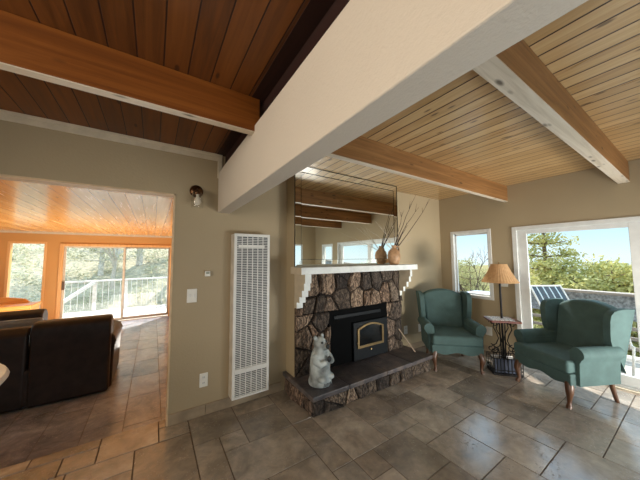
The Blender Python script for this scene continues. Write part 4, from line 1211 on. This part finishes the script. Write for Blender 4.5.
# ------------------------------------------------------------------ light
w = bpy.data.worlds.new('sky'); SC.world = w; w.use_nodes = True
nt = w.node_tree; bg = nt.nodes['Background']
tc = nt.nodes.new('ShaderNodeTexCoord'); sp = nt.nodes.new('ShaderNodeSeparateXYZ'); cr = nt.nodes.new('ShaderNodeValToRGB')
nt.links.new(tc.outputs['Generated'], sp.inputs[0]); nt.links.new(sp.outputs['Z'], cr.inputs['Fac']); nt.links.new(cr.outputs['Color'], bg.inputs['Color'])
e = cr.color_ramp.elements
e[0].position = 0.0; e[0].color = lin((222, 242, 247)); e[1].position = .5; e[1].color = lin((186, 216, 240))
x = e.new(.12); x.color = lin((176, 226, 242))
mr = nt.nodes.new('ShaderNodeMapRange'); mr.interpolation_type = 'SMOOTHSTEP'
mr.inputs['From Min'].default_value = .16; mr.inputs['From Max'].default_value = .5; mr.inputs['To Min'].default_value = 1.3; mr.inputs['To Max'].default_value = 3.6
nt.links.new(sp.outputs['Z'], mr.inputs['Value']); nt.links.new(mr.outputs['Result'], bg.inputs['Strength'])

def sun(name, d, strength, angle, col=(1, .95, .86)):
    l = bpy.data.lights.new(name, 'SUN'); l.energy = strength; l.angle = radians(angle); l.color = col
    o = bpy.data.objects.new(name, l); COL.objects.link(o); o.rotation_euler = Vector(d).to_track_quat('-Z', 'Y').to_euler(); return o
sun('sun', (-.42, -.55, -1.0), 8.0, .6)
def area(name, loc, d, sx, sy, power, col=(1, 1, 1), portal=False, spread=180):
    l = bpy.data.lights.new(name, 'AREA'); l.shape = 'RECTANGLE'; l.size = sx; l.size_y = sy; l.energy = power; l.color = col
    l.spread = radians(spread)
    if portal: l.cycles.is_portal = True
    o = bpy.data.objects.new(name, l); COL.objects.link(o); o.location = loc; o.rotation_euler = Vector(d).to_track_quat('-Z', 'Z').to_euler(); return o
# sky portals at the openings
area('portal_patio', (XB+.2, .36, .95), (-1, 0, 0), 2.4, 1.9, 1, portal=True)
area('portal_window', (XB+.2, 2.15, 1.34), (-1, 0, 0), .65, 1.1, 1, portal=True)
area('portal_far', (-.7, FY+.2, .85), (0, -1, 0), 2.3, 2.0, 1, portal=True)
area('portal_side', (FXL-.2, 5.9, 1.2), (1, 0, 0), 3.8, 1.4, 1, portal=True)
# soft fill lights added for brightness, no real fixtures
area('room_fill', (-3.1, .2, 1.9), (1, .02, -.02), 1.8, 1.0, 52, (1, .90, .76), spread=110)  # added fill that brightens the left face of the header
area('low_fill', (3.6, -1.6, .4), (.0, 1, .22), 1.3, .6, 36, (1, .97, .9), spread=80)  # added fill for the wall right of the mirror
area('room_fill', (-1.5, 1.2, 2.42), (.1, .15, -1), .7, .7, 14, (1, .72, .42), spread=110)  # added warm fill over the tiles by the doorway
area('upward_fill', (2.0, -1.2, .12), (0.0, .35, 1), 2.4, 1.0, 54, (.8, .92, 1))  # added fill that lifts the right ceiling and header underside
area('far_room_fill', (-1.2, 6.2, .0), (0, .1, 1), 2.6, 2.6, 130, (1, .95, .86))  # added fill that brightens the sunken room

SC.view_settings.view_transform = 'Standard'
SC.view_settings.look = 'None'
SC.view_settings.exposure = 0.0
SC.cycles.use_denoising = True
SC.cycles.max_bounces = 8
SC.cycles.diffuse_bounces = 4
SC.cycles.transparent_max_bounces = 12
SC.cycles.sample_clamp_indirect = 6
